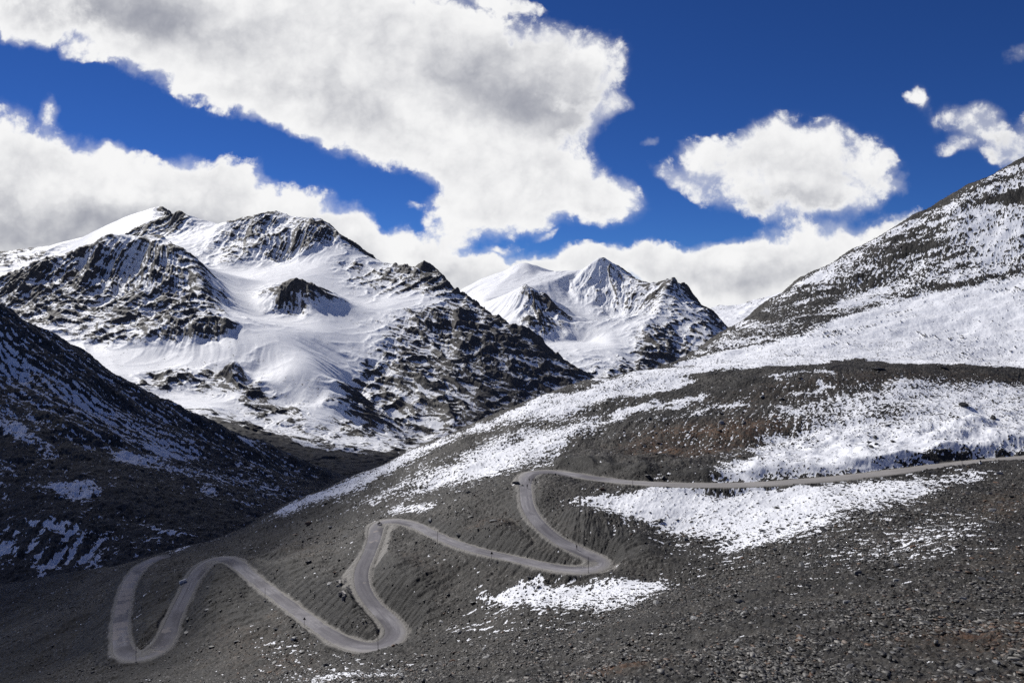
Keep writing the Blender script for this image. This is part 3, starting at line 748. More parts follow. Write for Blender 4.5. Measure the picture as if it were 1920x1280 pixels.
fX, fY, fZ, fR, _ = mountain(F_pts, [F_crest, F_sub, F_spur], (-1300, 2500, 3700, 9000), 10.0,
    int(640 * Q), int(640 * Q), 790, 1440, 3850, 8600, ((420.0, 70.0), (190.0, 40.0), (90.0, 20.0), (45.0, 10.0), (24.0, 5.5)), (130.0, 36.0), smooth=1, seed=15, k_slope=0.9, k_rib=0.14, k_noise=0.52, snow_r=22, rscale=0.86)
# ---- low distant chain to the right
D_crest = [(1290,590,10500,.3),(1335,575,10500,.3),(1350,570,10500,.4),(1372,573,10400,.3),(1400,576,10200,.35),(1425,566,10000,.4),(1440,560,10000,.45),(1470,549,9900,.5),(1500,540,9800,.5),(1540,530,9800,.5)]
D_pts = [(1290,640,8500,.2),(1340,610,9300,.15),(1370,600,9300,.3),(1400,610,9000,.4),(1440,600,9000,.45),(1480,600,8800,.5),(1540,600,8600,.5),(1290,690,7600,.2),(1400,680,7600,.2),(1540,680,7600,.2),
 (1290,630,12500,.2),(1400,620,12500,.2),(1540,600,12500,.2)]
dX, dY, dZ, dR, _ = mountain(D_pts, [D_crest], (1600, 5200, 7400, 12600), 20.0, int(260 * Q), int(260 * Q), 1292, 1535, 7800, 12000,
    ((500.0, 50.0), (230.0, 26.0), (110.0, 13.0)), (260.0, 50.0), smooth=1, seed=25, k_slope=0.9, k_rib=0.14)
# ---- smooth snow dome behind the massif, far left
L_crest = [(-120,486,6000,.6),(0,473,6000,.75),(60,470,6000,.7),(82,464,5950,.2),(100,458,5900,.05),(150,445,5900,.0),(200,421,5850,0),(240,403,5800,.05),(280,392,5700,.05),(299,385,5700,.3),(306,386,5680,.9),(316,403,5600,.9),(332,416,5500,.6),(365,432,5400,.4)]
L_pts = [(-120,500,5800,.75),(0,483,5800,.8),(50,482,5760,.75),(90,478,5750,.7),(110,487,5600,.15),(0,496,5500,.7),(50,494,5600,.6),(0,520,5200,.05),(40,510,5200,0),(0,545,4900,0),(100,502,5000,0),(-120,545,5000,0),
 (200,452,5300,0),(250,432,5300,0),(282,412,5400,.03),(305,405,5450,.5),(150,470,5400,.0),(100,570,4400,0),(250,500,4600,0),(-120,590,4400,0),(350,480,4800,.3),(0,590,4400,0),
 (-120,530,7500,.2),(100,500,7500,.2),(300,440,7200,.2),(380,470,6800,.2)]
sX, sY, sZ, sR, _ = mountain(L_pts, [L_crest], (-4700, -1500, 4300, 7600), 10.0, int(460 * Q), int(320 * Q), -110, 368, 4450, 7300,
    ((380.0, 30.0), (170.0, 14.0), (80.0, 7.0)), (160.0, 26.0), smooth=1, seed=35, k_slope=0.9, snow_r=22)
log('mountains')
# ================================================================ MATERIALS ===
SNOW = (0.80, 0.82, 0.86)
def snow_color(p):
    n = noise(p, 0.35, 3)
    return mixc(n, (0.76, 0.78, 0.83), (0.86, 0.87, 0.89))

def near_material():
    m, b = new_mat('scree_and_snow')
    p = position()
    sn, br, du, bk = attr('snow'), attr('brown'), attr('dust'), attr('bank')
    cell = sep(voronoi(p, 1.1, 'Color'))[0]
    cell2 = sep(voronoi(p, 2.6, 'Color'))[1]
    n1 = noise(p, 0.12, 5, 0.6)
    n2 = noise(p, 3.0, 4, 0.65)
    g = cell * 0.35 + cell2 * 0.35 + n2 * 0.3
    g = ss(g, 0.22, 0.85)
    rock = mixc(g, (0.0072, 0.0065, 0.0058), (0.068, 0.061, 0.052))
    pale = ss(cell2 * 0.6 + cell * 0.4, 0.80, 0.90)
    rock = mixc(pale * 0.65, rock, (0.24, 0.235, 0.225))
    warm = mixc(g, (0.022, 0.017, 0.012), (0.085, 0.060, 0.038))
    rust = mixc(n2, (0.070, 0.032, 0.014), (0.16, 0.075, 0.030))
    bn = noise(p, 0.22, 6, 0.68)
    rock = mixc(ss(br + (bn - 0.5) * 1.6, 0.25, 0.75) * 0.75, rock, warm)
    rock = mixc(ss(br * 0.72 + (noise(p, 0.45, 6, 0.72) - 0.5) * 2.2, 0.46, 0.80) * 0.85, rock, rust)
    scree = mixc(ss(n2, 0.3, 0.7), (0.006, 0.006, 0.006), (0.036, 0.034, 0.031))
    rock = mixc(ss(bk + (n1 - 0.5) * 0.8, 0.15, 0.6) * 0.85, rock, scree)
    rock = scalec(rock, ss(noise(p, 0.04, 6, 0.66), 0.30, 0.70) * 1.0 + 0.40)
    rock = mixc(ss(attr('strat') + (n1 - 0.5) * 0.6, 0.35, 0.8), rock, scalec(rock, 0.45))
    dustc = mixc(noise(p, 1.5, 4, 0.6), (0.15, 0.142, 0.13), (0.29, 0.275, 0.25))
    rock = mixc(du * 0.9, rock, dustc)
    fine = noise(p, 2.2, 5, 0.65)
    snf = ss(sn + (fine - 0.5) * 0.5, 0.42, 0.58)
    col = mixc(snf, rock, snow_color(p))
    h = cell * 0.5 + n2 * 0.8 + cell2 * 0.35
    hb = h * (1.0 - snf * 0.85)
    setp(b, col, 0.72 - snf * 0.10, bump(hb, 0.9, 0.28), 0.35)
    return m

def slope_material(name, dark=1.0, coarse=1.0):
    """shaded valley slope: dark scree, thin snow streaks"""
    m, b = new_mat(name)
    p = position()
    sn, br = attr('snow'), attr('brown')
    n2 = noise(p, 0.30 * coarse, 7, 0.70); n1 = noise(p, 0.05, 5, 0.6)
    g = ss(n2 * 0.75 + n1 * 0.25, 0.36, 0.64)
    rock = mixc(g, (0.0105, 0.0107, 0.0105), (0.104, 0.102, 0.097))
    rock = mixc(ss(br + (n1 - 0.5) * 1.2, 0.3, 0.8) * 0.7, rock, mixc(n2, (0.035, 0.026, 0.02), (0.085, 0.06, 0.042)))
    snf = ss(sn + (noise(p, 0.9, 5, 0.65) - 0.5) * 0.5, 0.42, 0.58)
    col = mixc(snf, rock, snow_color(p))
    setp(b, col, 0.75, bump(n2 * (1.0 - snf * 0.8), 1.0, 2.0), 0.3)
    return m

def mountain_material(name, fine, tint=(1, 1, 1), sharp=0.06):
    """snow on rock: attribute rock is signed, rock shows where it is above one half"""
    m, b = new_mat(name)
    p = position()
    rk, br = attr('rock'), attr('earth')
    w = stretch(p, 1.0, 1.0, 1.5)
    nz = noise(w, fine, 6, 0.62)
    nf = noise(w, fine * 5, 4, 0.65)
    v = rk + (nz - 0.5) * 0.55 * ss(rk, 0.02, 0.35) + (nf - 0.5) * 0.6 * ss(rk, 0.05, 0.4)
    v = v + ss(noise(p, fine * 3.2, 3, 0.6), 0.58, 0.68) * ss(noise(p, fine * 0.4, 5, 0.65), 0.46, 0.60) * ss(rk, -0.35, 0.1) * 0.55
    rf = ss(v, 0.5 - sharp, 0.5 + sharp)
    g = ss(nf * 0.6 + nz * 0.4, 0.3, 0.7)
    rock = mixc(g, tuple(c * t for c, t in zip((0.019, 0.019, 0.020), tint)), tuple(c * t for c, t in zip((0.115, 0.106, 0.098), tint)))
    rock = mixc(br * 0.85, rock, mixc(nf, (0.014, 0.0138, 0.0138), (0.052, 0.049, 0.045)))
    col = mixc(rf, mixc(nz, (0.78, 0.80, 0.84), (0.87, 0.88, 0.90)), rock)
    setp(b, col, 0.75 - (1.0 - rf) * 0.1, bump(nz * 0.6 + nf * 0.5 * rf, 0.6, 3.0 / max(fine * 40, 1)), 0.25)
    return m

def road_material():
    m, b = new_mat('worn_asphalt')
    n = S.nt.nodes.new('ShaderNodeUVMap'); uv = S(n.outputs[0]); u, v, _ = sep(uv)
    p = position()
    a = S.math('ABSOLUTE', v)                         # 0 centre .. 1 edge
    lng = noise(comb(u * 0.05, v * 2.2, 0.0), 1.0, 5, 0.6)
    big = noise(p, 0.045, 4, 0.6)
    fine = noise(p, 2.5, 4, 0.6)
    base = mixc(ss(lng * 0.8 + fine * 0.2, 0.36, 0.66), (0.138, 0.132, 0.148), (0.305, 0.295, 0.305))
    base = mixc(ss(big + (lng - 0.5) * 0.4, 0.46, 0.58) * 0.7, base, (0.075, 0.070, 0.084))
    wheel = ss(S.math('ABSOLUTE', a - 0.45), 0.28, 0.0)
    base = mixc(wheel * 0.3, base, (0.215, 0.208, 0.21))
    edge = ss(a + (noise(p, 0.5, 5, 0.65) - 0.5) * 0.5, 0.74, 1.02)
    base = mixc(edge * 0.85, base, mixc(fine, (0.22, 0.21, 0.19), (0.36, 0.345, 0.315)))
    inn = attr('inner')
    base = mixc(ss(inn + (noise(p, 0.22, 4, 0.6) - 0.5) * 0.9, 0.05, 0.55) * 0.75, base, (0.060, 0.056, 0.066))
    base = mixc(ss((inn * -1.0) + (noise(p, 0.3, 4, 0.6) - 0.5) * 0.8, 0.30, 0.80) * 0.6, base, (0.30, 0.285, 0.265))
    base = mixc(attr('dusty') * 0.62, base, mixc(lng, (0.27, 0.255, 0.235), (0.40, 0.38, 0.35)))
    low = attr('patchy')
    broken = ss(noise(p, 0.11, 5, 0.62) + low * 0.22, 0.66, 0.70)
    base = mixc(broken * 0.8, base, (0.32, 0.285, 0.26))
    setp(b, base, 0.8, bump(fine, 0.25, 0.03), 0.3)
    return m
# =================================================================== LIGHT ===
SUN_AZ, SUN_EL = math.radians(-42), math.radians(38.5)       # 40 deg left of the view axis
world = bpy.data.worlds.new('World'); scene.world = world; world.use_nodes = True
S.nt = nt = world.node_tree
for n in list(nt.nodes): nt.nodes.remove(n)
outw = nt.nodes.new('ShaderNodeOutputWorld')
sky = nt.nodes.new('ShaderNodeTexSky'); sky.sky_type = 'NISHITA'; sky.sun_disc = False
sky.sun_elevation = SUN_EL; sky.sun_rotation = SUN_AZ; sky.altitude = 4800
sky.air_density = 1.0; sky.dust_density = 0.1; sky.ozone_density = 2.5
tc = nt.nodes.new('ShaderNodeTexCoord'); D = S(tc.outputs['Generated'])
dx, dy, dz = sep(D)
den = dy.max(0.12)
U = dx / den * F + CX          # bearing / elevation of a sky direction, in the units the clouds were measured in
V = HOR - dz / den * F
P2 = comb(U / 1000.0, V / 1000.0, 0.0)
wl = noise(P2, 4.0, 3, 0.55, color=True); wr, wg, _ = sep(wl)
wl2 = noise(P2, 14.0, 4, 0.6, color=True); wr2, wg2, _ = sep(wl2)
Uw = U + (wr - 0.5) * 130.0 + (wr2 - 0.5) * 48.0
Vw = V + (wg - 0.5) * 110.0 + (wg2 - 0.5) * 48.0
def blobs(lst, Uw, Vw):
    tot = None
    for cx, cy, rx, ry, rot, w in lst:
        c, s = math.cos(math.radians(rot)), math.sin(math.radians(rot))
        du, dv = Uw - cx, Vw - cy
        a = du * (c / rx) + dv * (s / rx); b = dv * (c / ry) - du * (s / ry)
        r2 = a * a + b * b
        k = (1.0 - r2 * 0.42).max(0.0)
        k = k * k * w
        tot = k if tot is None else tot + k
    return tot
CLOUDS = [
 # the great cloud, upper left to centre
 (180,10,330,85,8,1.0),(420,70,300,105,16,1.1),(640,130,260,120,22,1.2),(860,150,250,130,18,1.2),(1000,135,118,96,0,.9),(1080,92,80,75,0,.56),(1125,150,55,75,0,.5),(1160,192,34,18,0,.5),(720,230,190,60,22,.9),(900,262,165,72,18,1.0),(620,40,300,70,10,1.0),(520,165,160,45,14,.7),
 (545,232,90,22,10,.55),(430,180,110,36,18,.6),(250,118,120,30,16,.5),(30,45,80,40,0,.9),(133,108,28,24,20,.65),(360,158,40,14,0,.45),(1040,225,60,36,0,.6),(690,270,40,22,30,.5),
 # its lower lobe
 (1000,352,165,62,12,1.0),(930,400,110,55,0,.9),(1110,370,62,38,8,.8),(850,385,60,30,0,.6),(960,300,130,60,10,.8),(765,385,18,9,0,.55),(845,440,50,26,0,.7),(1035,448,26,7,-8,.55),(945,466,22,9,0,.45),
 # bank behind the massif, left
 (10,318,150,105,20,1.2),(120,372,200,105,14,1.2),(300,408,230,100,12,1.2),(446,338,50,50,0,.8),(480,422,190,72,14,1.1),(592,405,66,48,0,.9),(652,430,42,44,0,.75),(215,285,44,30,0,.5),(100,212,24,20,60,.5),(330,318,60,32,10,.55),(60,450,300,80,0,1.0),(560,470,200,60,0,.9),
 # low bank in the middle
 (760,475,80,42,10,1.0),(860,500,140,42,8,1.0),(960,525,160,46,0,1.0),(1090,518,150,36,0,.9),(720,520,120,50,0,1.0),(1140,492,50,20,0,.6),
 # low bank on the right
 (1300,510,120,46,0,1.0),(1420,502,150,52,-8,1.0),(1560,478,150,50,-10,1.1),(1680,425,60,28,-10,.8),(1400,560,200,60,0,1.0),(1235,500,50,26,0,.7),
 # cloud on the right
 (1440,315,150,58,6,1.0),(1540,320,120,52,10,.9),(1330,290,70,32,0,.65),(1240,330,45,22,25,.55),(1300,345,60,28,20,.6),(1210,264,24,12,0,.6),(1485,385,125,42,4,.9),(1580,372,80,34,0,.6),(1450,258,55,34,-20,.6),(1560,265,50,26,0,.5),(1640,305,50,32,30,.5),(1670,350,34,18,0,.42),
 # wisps far right
 (1728,194,24,28,20,.36),(1815,225,60,30,-10,.55),(1860,270,70,40,20,.62),(1905,300,50,34,0,.6),(1783,285,32,16,0,.45),(1908,108,36,28,-40,.48),(1930,235,40,30,0,.5),
 (870,2,110,12,2,.6),(990,8,40,8,0,.4)]
C = blobs(CLOUDS, Uw, Vw)
n_big = noise(P2, 6.0, 9, 0.54, 0.15)
n_fin = noise(P2, 19.0, 9, 0.62, 0.2)
PW = comb((U + (wr2 - 0.5) * 40.0) / 1000.0, (V + (wg2 - 0.5) * 40.0) / 1000.0, 0.0)
def bil(sc, off): return S.math('ABSOLUTE', noise(stretch(PW, 1, 1.15, 1, (0, 0, off)), sc, 0.6, 0.5) - 0.5) * 4.0
puff = bil(8.0, .3) * 0.48 + bil(18.0, 1.1) * 0.27 + bil(39.0, 2.2) * 0.16 + bil(84.0, .7) * 0.10
billow = voronoi(comb(Uw / 1000.0, Vw / 1000.0, 0.0), 26.0, 'Distance')
WISP = blobs([(1440,290,330,130,0,1.0),(1850,230,140,150,0,1.2),(1090,110,150,150,0,1.3),(800,420,80,60,0,.6)], U, V).min(1.0)
core = ss(C, 0.55, 1.15)
field = C + ((n_big - 0.5) * 2.7 + (n_fin - 0.5) * 2.2 * (1.0 + WISP * 0.8) + (puff - 0.47) * 1.05) * ss(C, 0.0, 0.28) * (1.0 - core * 0.35)
veil = ss(C + (n_big - 0.5) * 1.6 + (n_fin - 0.5) * 0.8, 0.10, 0.85) * 0.42 * ss(C, 0.02, 0.3)
alpha = ss(field, 0.26, 0.78 + WISP * 0.35)
alpha = alpha + veil * (1.0 - alpha)
thick = ss(field, 0.45, 1.6)
# grey bellies: thick parts far from the sunlit edges
SHADE = [(930,140,230,80,14,.7),(1000,200,130,40,10,.7),(300,50,260,60,6,.8),(140,20,200,50,0,.7),(60,440,330,60,4,1.1),(330,430,160,40,8,.9),(640,480,70,40,0,.7),(1470,385,130,30,4,1.0),(1450,320,90,40,0,.35),(900,380,60,24,0,.4),(1090,405,60,14,0,.5),(1430,530,200,30,-6,.6),(860,520,90,24,0,.6),(620,190,200,40,20,.35),(1850,290,70,30,0,.5)]
SH = blobs(SHADE, Uw, Vw)
# relief: compare with the field a little way towards the sun (up and to the left)
P3 = comb((U - 20.0) / 1000.0, (V - 24.0) / 1000.0, 0.0)
rel = n_big - noise(P3, 6.0, 9, 0.54, 0.15)
P4 = comb((U - 8.0) / 1000.0, (V - 10.0) / 1000.0, 0.0)
relf = noise(P2, 15.0, 7, 0.58, 0.3) - noise(P4, 15.0, 7, 0.58, 0.3)
mott = noise(P2, 5.0, 5, 0.48) - 0.5
dark = (SH * 0.54 * thick + thick * 0.13 + mott * 0.7 * thick - rel * 1.0 * ss(thick, 0.0, 0.5) - relf * 0.35 - (puff - 0.5) * 0.38 * thick).clamp()
dark = ss(dark, -0.15, 1.15)
ccol = mixc(dark, (1.0, 1.0, 1.0), (0.33, 0.345, 0.405))
# out of sight (behind and overhead) the cloud layer thins into scattered cover
infront = ss(dy, 0.15, 0.45)
alpha = alpha * infront + (1.0 - infront) * ss(noise(D, 2.5, 6, 0.6), 0.56, 0.66) * 0.8
alpha = alpha * ss(dz, -0.1, 0.0)
skyc = S(sky.outputs[0])
hs = nt.nodes.new('ShaderNodeMix'); hs.data_type = 'RGBA'; hs.blend_type = 'MULTIPLY'; hs.inputs[0].default_value = 1.0
nt.links.new(skyc.s, hs.inputs[6]); hs.inputs[7].default_value = (0.24, 0.50, 1.0, 1.0)      # the deep blue of a polarised high-altitude sky
bg1 = nt.nodes.new('ShaderNodeBackground'); nt.links.new(hs.outputs[2], bg1.inputs[0]); bg1.inputs[1].default_value = 0.064
bg2 = nt.nodes.new('ShaderNodeBackground'); nt.links.new(ccol.s, bg2.inputs[0]); bg2.inputs[1].default_value = 0.95
mx = nt.nodes.new('ShaderNodeMixShader'); nt.links.new(alpha.s, mx.inputs[0]); nt.links.new(bg1.outputs[0], mx.inputs[1]); nt.links.new(bg2.outputs[0], mx.inputs[2])
nt.links.new(mx.outputs[0], outw.inputs[0])
world.cycles.sampling_method = 'MANUAL'; world.cycles.sample_map_resolution = 512

sun_dir = Vector((math.sin(SUN_AZ) * math.cos(SUN_EL), math.cos(SUN_AZ) * math.cos(SUN_EL), math.sin(SUN_EL)))
ld = bpy.data.lights.new('sun', 'SUN'); ld.energy = 4.6; ld.angle = math.radians(0.53); ld.color = (1.0, 0.965, 0.91)
sun = bpy.data.objects.new('sun', ld); COL.objects.link(sun)
sun.rotation_euler = (-sun_dir).to_track_quat('-Z', 'Y').to_euler()

cam = bpy.data.cameras.new('camera'); camo = bpy.data.objects.new('camera', cam); COL.objects.link(camo)
camo.rotation_euler = (math.radians(90), 0, 0)
cam.sensor_width = 36; cam.lens = 36 * F / 1920.0; cam.shift_y = -(640 - HOR) / 1920.0
cam.clip_start = 0.5; cam.clip_end = 60000
scene.camera = camo
vs = scene.view_settings; scene.display_settings.display_device = 'sRGB'
vs.view_transform = 'Standard'; vs.look = 'None'; vs.exposure = 0.0; vs.gamma = 1.0
scene.cycles.max_bounces = 4; scene.cycles.diffuse_bounces = 2; scene.cycles.glossy_bounces = 1
scene.cycles.use_denoising = False
# ============================================================ BUILD SHEETS ===
m_near = near_material(); m_left = slope_material('valley_scree'); m_mass = mountain_material('snowy_rock', 0.045)
m_farm = mountain_material('far_snowy_rock', 0.026); m_dist = mountain_material('distant_snowy_rock', 0.010)
m_dome = mountain_material('snow_dome_rock', 0.02); m_road = road_material()
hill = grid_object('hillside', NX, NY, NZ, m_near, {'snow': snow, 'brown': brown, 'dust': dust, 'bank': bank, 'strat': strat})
grid_object('valley_slope', LX, LY, LZ, m_left, {'snow': lsnow, 'brown': lbrown})
z0 = np.zeros_like
grid_object('mountain_massif', mX, mY, mZ, m_mass, {'rock': mR, 'earth': m_earth})
grid_object('far_mountains', fX, fY, fZ, m_farm, {'rock': fR, 'earth': sstep(4700, 4300, fY)})
grid_object('distant_mountains', dX, dY, dZ, m_dist, {'rock': dR, 'earth': z0(dR)})
grid_object('snow_mountain', sX, sY, sZ, m_dome, {'rock': sR, 'earth': z0(sR)})
# base ground below everything, out to the horizon
gx_, gy_ = np.meshgrid(np.linspace(-30000, 30000, 61), np.linspace(-8000, 50000, 61))
gz_ = -900 + fbm(gx_.astype(f32) / 5000, gy_.astype(f32) / 5000, 3, seed=9) * 120
m_gr, b_ = new_mat('snowy_ground'); n_ = noise(position(), 0.002, 6, 0.6)
setp(b_, mixc(ss(n_, 0.4, 0.6), (0.09, 0.085, 0.08), (0.8, 0.82, 0.86)), 0.8)
grid_object('ground', gx_, gy_, gz_, m_gr)

# ---- the road: a cambered ribbon a hand's breadth above its bench
def build_road():
    vs_ = (-1.0, -0.93, -0.5, 0, 0.5, 0.93, 1.0); drop = (-0.10, 0.0, 0.04, 0.06, 0.04, 0.0, -0.10)
    n = len(ROAD); k = len(vs_)
    nrm_ = np.stack([-ROAD_T[:, 1], ROAD_T[:, 0]], 1)
    wob_ = np.array([0.22 * math.sin(s * 0.31) + 0.16 * math.sin(s * 0.83 + 1) for s in ROAD_S])
    co = np.zeros((n, k, 3)); uv = np.zeros((n, k, 2))
    for j, (v, dz_) in enumerate(zip(vs_, drop)):
        off = v * ROAD_HW * 1.0 + (wob_ * np.sign(v) if abs(v) > 0.9 else 0)
        co[:, j, :2] = ROAD[:, :2] + nrm_ * off[:, None]; co[:, j, 2] = ROAD[:, 2] + dz_
        uv[:, j, 0] = ROAD_S; uv[:, j, 1] = v
    i = np.arange(n * k).reshape(n, k)
    q = np.stack([i[:-1, :-1], i[:-1, 1:], i[1:, 1:], i[1:, :-1]], -1).reshape(-1, 4)
    me = bpy.data.meshes.new('road'); me.from_pydata(co.reshape(-1, 3).tolist(), [], q.tolist())
    if me.polygons[0].normal.z < 0: me.flip_normals()
    ul = me.uv_layers.new(name='UVMap'); uvf = uv.reshape(-1, 2)
    li = np.zeros(len(me.loops), np.int32); me.loops.foreach_get('vertex_index', li)
    ul.data.foreach_set('uv', uvf[li].ravel().astype(f32))
    at = me.attributes.new('patchy', 'FLOAT', 'POINT')
    pat = np.repeat(np.interp(np.arange(n) / n, [0, .8, .9, 1.0], [0, 0, .9, 1.0])[:, None], k, 1)
    at.data.foreach_set('value', pat.ravel().astype(f32))
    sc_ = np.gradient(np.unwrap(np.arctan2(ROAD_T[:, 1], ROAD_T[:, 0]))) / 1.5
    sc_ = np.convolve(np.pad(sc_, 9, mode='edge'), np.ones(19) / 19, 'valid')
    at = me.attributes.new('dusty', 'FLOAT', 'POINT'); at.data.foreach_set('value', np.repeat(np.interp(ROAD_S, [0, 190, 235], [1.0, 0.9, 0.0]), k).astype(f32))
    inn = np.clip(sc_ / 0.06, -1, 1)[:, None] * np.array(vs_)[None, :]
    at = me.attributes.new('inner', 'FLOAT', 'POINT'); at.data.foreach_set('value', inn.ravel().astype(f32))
    for p in me.polygons: p.use_smooth = True
    me.materials.append(m_road)
    o = bpy.data.objects.new('road', me); COL.objects.link(o); o['kind'] = 'structure'
build_road()
log('built')
# ======================================================== CLOUDS OVERHEAD ===
# unseen cloud volumes above the frame, up-sun, outlined to shade valley and massif
def cloud(outline, base_z, thick, density, seed, label):
    """outline: plan polygon of the shaded ground at mean height gz; the cloud stands up-sun of it"""
    P = np.array([(x, y) for x, y, _ in outline], float); gz = sum(o[2] for o in outline) / len(outline)
    k = (base_z - gz) / sun_dir.z
    P = P + np.array([sun_dir.x, sun_dir.y]) * k
    x0, y0 = P.min(0) - 150; x1, y1 = P.max(0) + 150; res = 22.0
    X, Y = xy_axes(x0, x1, y0, y1, res)
    M = box_blur(poly_mask(P, X + fbm(X / 220, Y / 220, 3, seed=seed) * 90, Y + fbm(X / 220, Y / 220, 3, seed=seed + 5) * 90).astype(f32), 3, 2)
    t = np.clip(M * 1.15 - 0.08 + 0.25 * fbm(X / 130, Y / 130, 4, seed=seed + 9) * M, 0, 1.3)
    top = base_z + thick * np.sqrt(t) * (0.75 + 0.5 * (fbm(X / 160, Y / 160, 4, seed=seed + 2) + 0.4)); bot = base_z - thick * 0.12 * t
    H, W = X.shape; n = H * W
    idx = np.arange(n).reshape(H, W)
    on = t > 0.01
    cell = on[:-1, :-1] & on[:-1, 1:] & on[1:, 1:] & on[1:, :-1]
    q = np.stack([idx[:-1, :-1], idx[:-1, 1:], idx[1:, 1:], idx[1:, :-1]], -1)[cell]
    bm = bmesh.new()
    used = np.unique(q)
    vt, vb = {}, {}
    fx, fy, ft, fb = X.ravel(), Y.ravel(), top.ravel(), bot.ravel()
    for i in used:
        vt[i] = bm.verts.new((fx[i], fy[i], ft[i])); vb[i] = bm.verts.new((fx[i], fy[i], fb[i] - 1))
    for f in q:
        bm.faces.new([vt[i] for i in f]); bm.faces.new([vb[i] for i in f[::-1]])
    es = {}
    for f in q:
        for a, b in zip(f, np.roll(f, -1)): es[(a, b)] = 1
    for a, b in list(es):
        if (b, a) not in es: bm.faces.new([vt[b], vt[a], vb[a], vb[b]])
    me = bpy.data.meshes.new('cloud'); bm.to_mesh(me); bm.free()
    m = bpy.data.materials.new('cloud_vapour'); m.use_nodes = True; nt = m.node_tree
    for nd in list(nt.nodes):
        if nd.type != 'OUTPUT_MATERIAL': nt.nodes.remove(nd)
    v = nt.nodes.new('ShaderNodeVolumePrincipled'); v.inputs['Density'].default_value = density
    v.inputs['Color'].default_value = (0.97, 0.97, 0.98, 1); v.inputs['Anisotropy'].default_value = 0.4
    nt.links.new(v.outputs[0], [o for o in nt.nodes if o.type == 'OUTPUT_MATERIAL'][0].inputs['Volume'])
    me.materials.append(m)
    o = bpy.data.objects.new('cloud', me); COL.objects.link(o); o['kind'] = 'structure'
    return o
cloud([(-800,230,-150),(-330,250,-130),(-235,310,-125),(-190,380,-120),(-165,470,-140),(-140,700,-170),(-110,1100,-280),(-80,1650,-300),(-220,1880,-300),(-520,1850,-300),(-680,1650,-250),(-900,1400,-100),(-1000,600,-50)], 1750, 260, 0.0062, 3, '')
cloud([(-330,1850,-300),(-100,1700,-250),(150,2300,-150),(120,2900,-50),(-120,2800,0),(-280,2500,-50),(-380,2150,-200)], 2250, 240, 0.0036, 8, '')
log('clouds')
# ================================================================= STONES ===
def rock_mesh(seed, sub=1, flat=0.55, angular=0.5):
    """one broken stone about 1 m across: an icosphere cut by random planes"""
    r = random.Random(seed); bm = bmesh.new()
    bmesh.ops.create_icosphere(bm, subdivisions=sub, radius=0.5)
    planes = []
    for _ in range(9):
        n = Vector((r.gauss(0, 1), r.gauss(0, 1), r.gauss(0, 1))).normalized(); planes.append((n, r.uniform(0.26, 0.44)))
    for v in bm.verts:
        for n, d in planes:
            h = v.co.dot(n)
            if h > d: v.co -= n * (h - d) * (0.75 + 0.25 * angular)
        v.co *= 1 + r.uniform(-0.06, 0.06)
    sx, sy, sz = r.uniform(1.15, 1.6), r.uniform(0.65, 0.95), flat * r.uniform(0.75, 1.25)
    for v in bm.verts: v.co = Vector((v.co.x * sx, v.co.y * sy, v.co.z * sz))
    me = bpy.data.meshes.new('stone'); bm.to_mesh(me); bm.free()
    return me
def mesh_np(me):
    co = np.zeros(len(me.vertices) * 3, f32); me.vertices.foreach_get('co', co)
    li = np.zeros(len(me.loops), np.int32); me.loops.foreach_get('vertex_index', li)
    return co.reshape(-1, 3), li.reshape(-1, 3)

def stone_material(name, dark, light, by_attr=True, snow=0.0):
    m, b = new_mat(name)
    p = objcoord() if not by_attr else position()
    n = noise(p, 5.0 if by_attr else 3.0, 5, 0.65)
    if by_attr:
        t = attr('tone'); c = mixc(t, dark, light); c = mixc(n * 0.5, c, scalec(c, 0.45))
        rs = attr('rusty'); c = mixc(rs * 0.7, c, (0.13, 0.065, 0.028))
    else:
        c = mixc(n, dark, light)
    if snow:
        g = S.nt.nodes.new('ShaderNodeNewGeometry'); nz_ = sep(S(g.outputs['Normal']))[2]
        c = mixc(ss(nz_ + (n - 0.5) * 0.6, 1.0 - snow, 1.12 - snow), c, (0.82, 0.84, 0.88))
    setp(b, c, 0.58, bump(n, 0.5, 0.06), 0.45)
    return m

# candidate ground points: even over the picture because the sheet is
H_, W_ = NX.shape
vis_e = HOR - NZ / NY * F
run = np.minimum.accumulate(vis_e, axis=0)
seen = (vis_e <= run + 1.5) & (vis_e < 1300) & (NY > 46)
def pick(n, ymin, ymax, weight=None):
    m = seen & (NY >= ymin) & (NY < ymax) & (dist > 1.2)
    idx = np.nonzero(m.ravel())[0]
    w = np.ones(len(idx)) if weight is None else weight.ravel()[idx]
    return rng.choice(idx, size=min(n, len(idx)), replace=False, p=w / w.sum())
patchw = 0.08 + np.clip(fbm(NX / 26, NY / 26, 5, 0.62, seed=201) * 2.6 + 0.5, 0.0, 2.2)
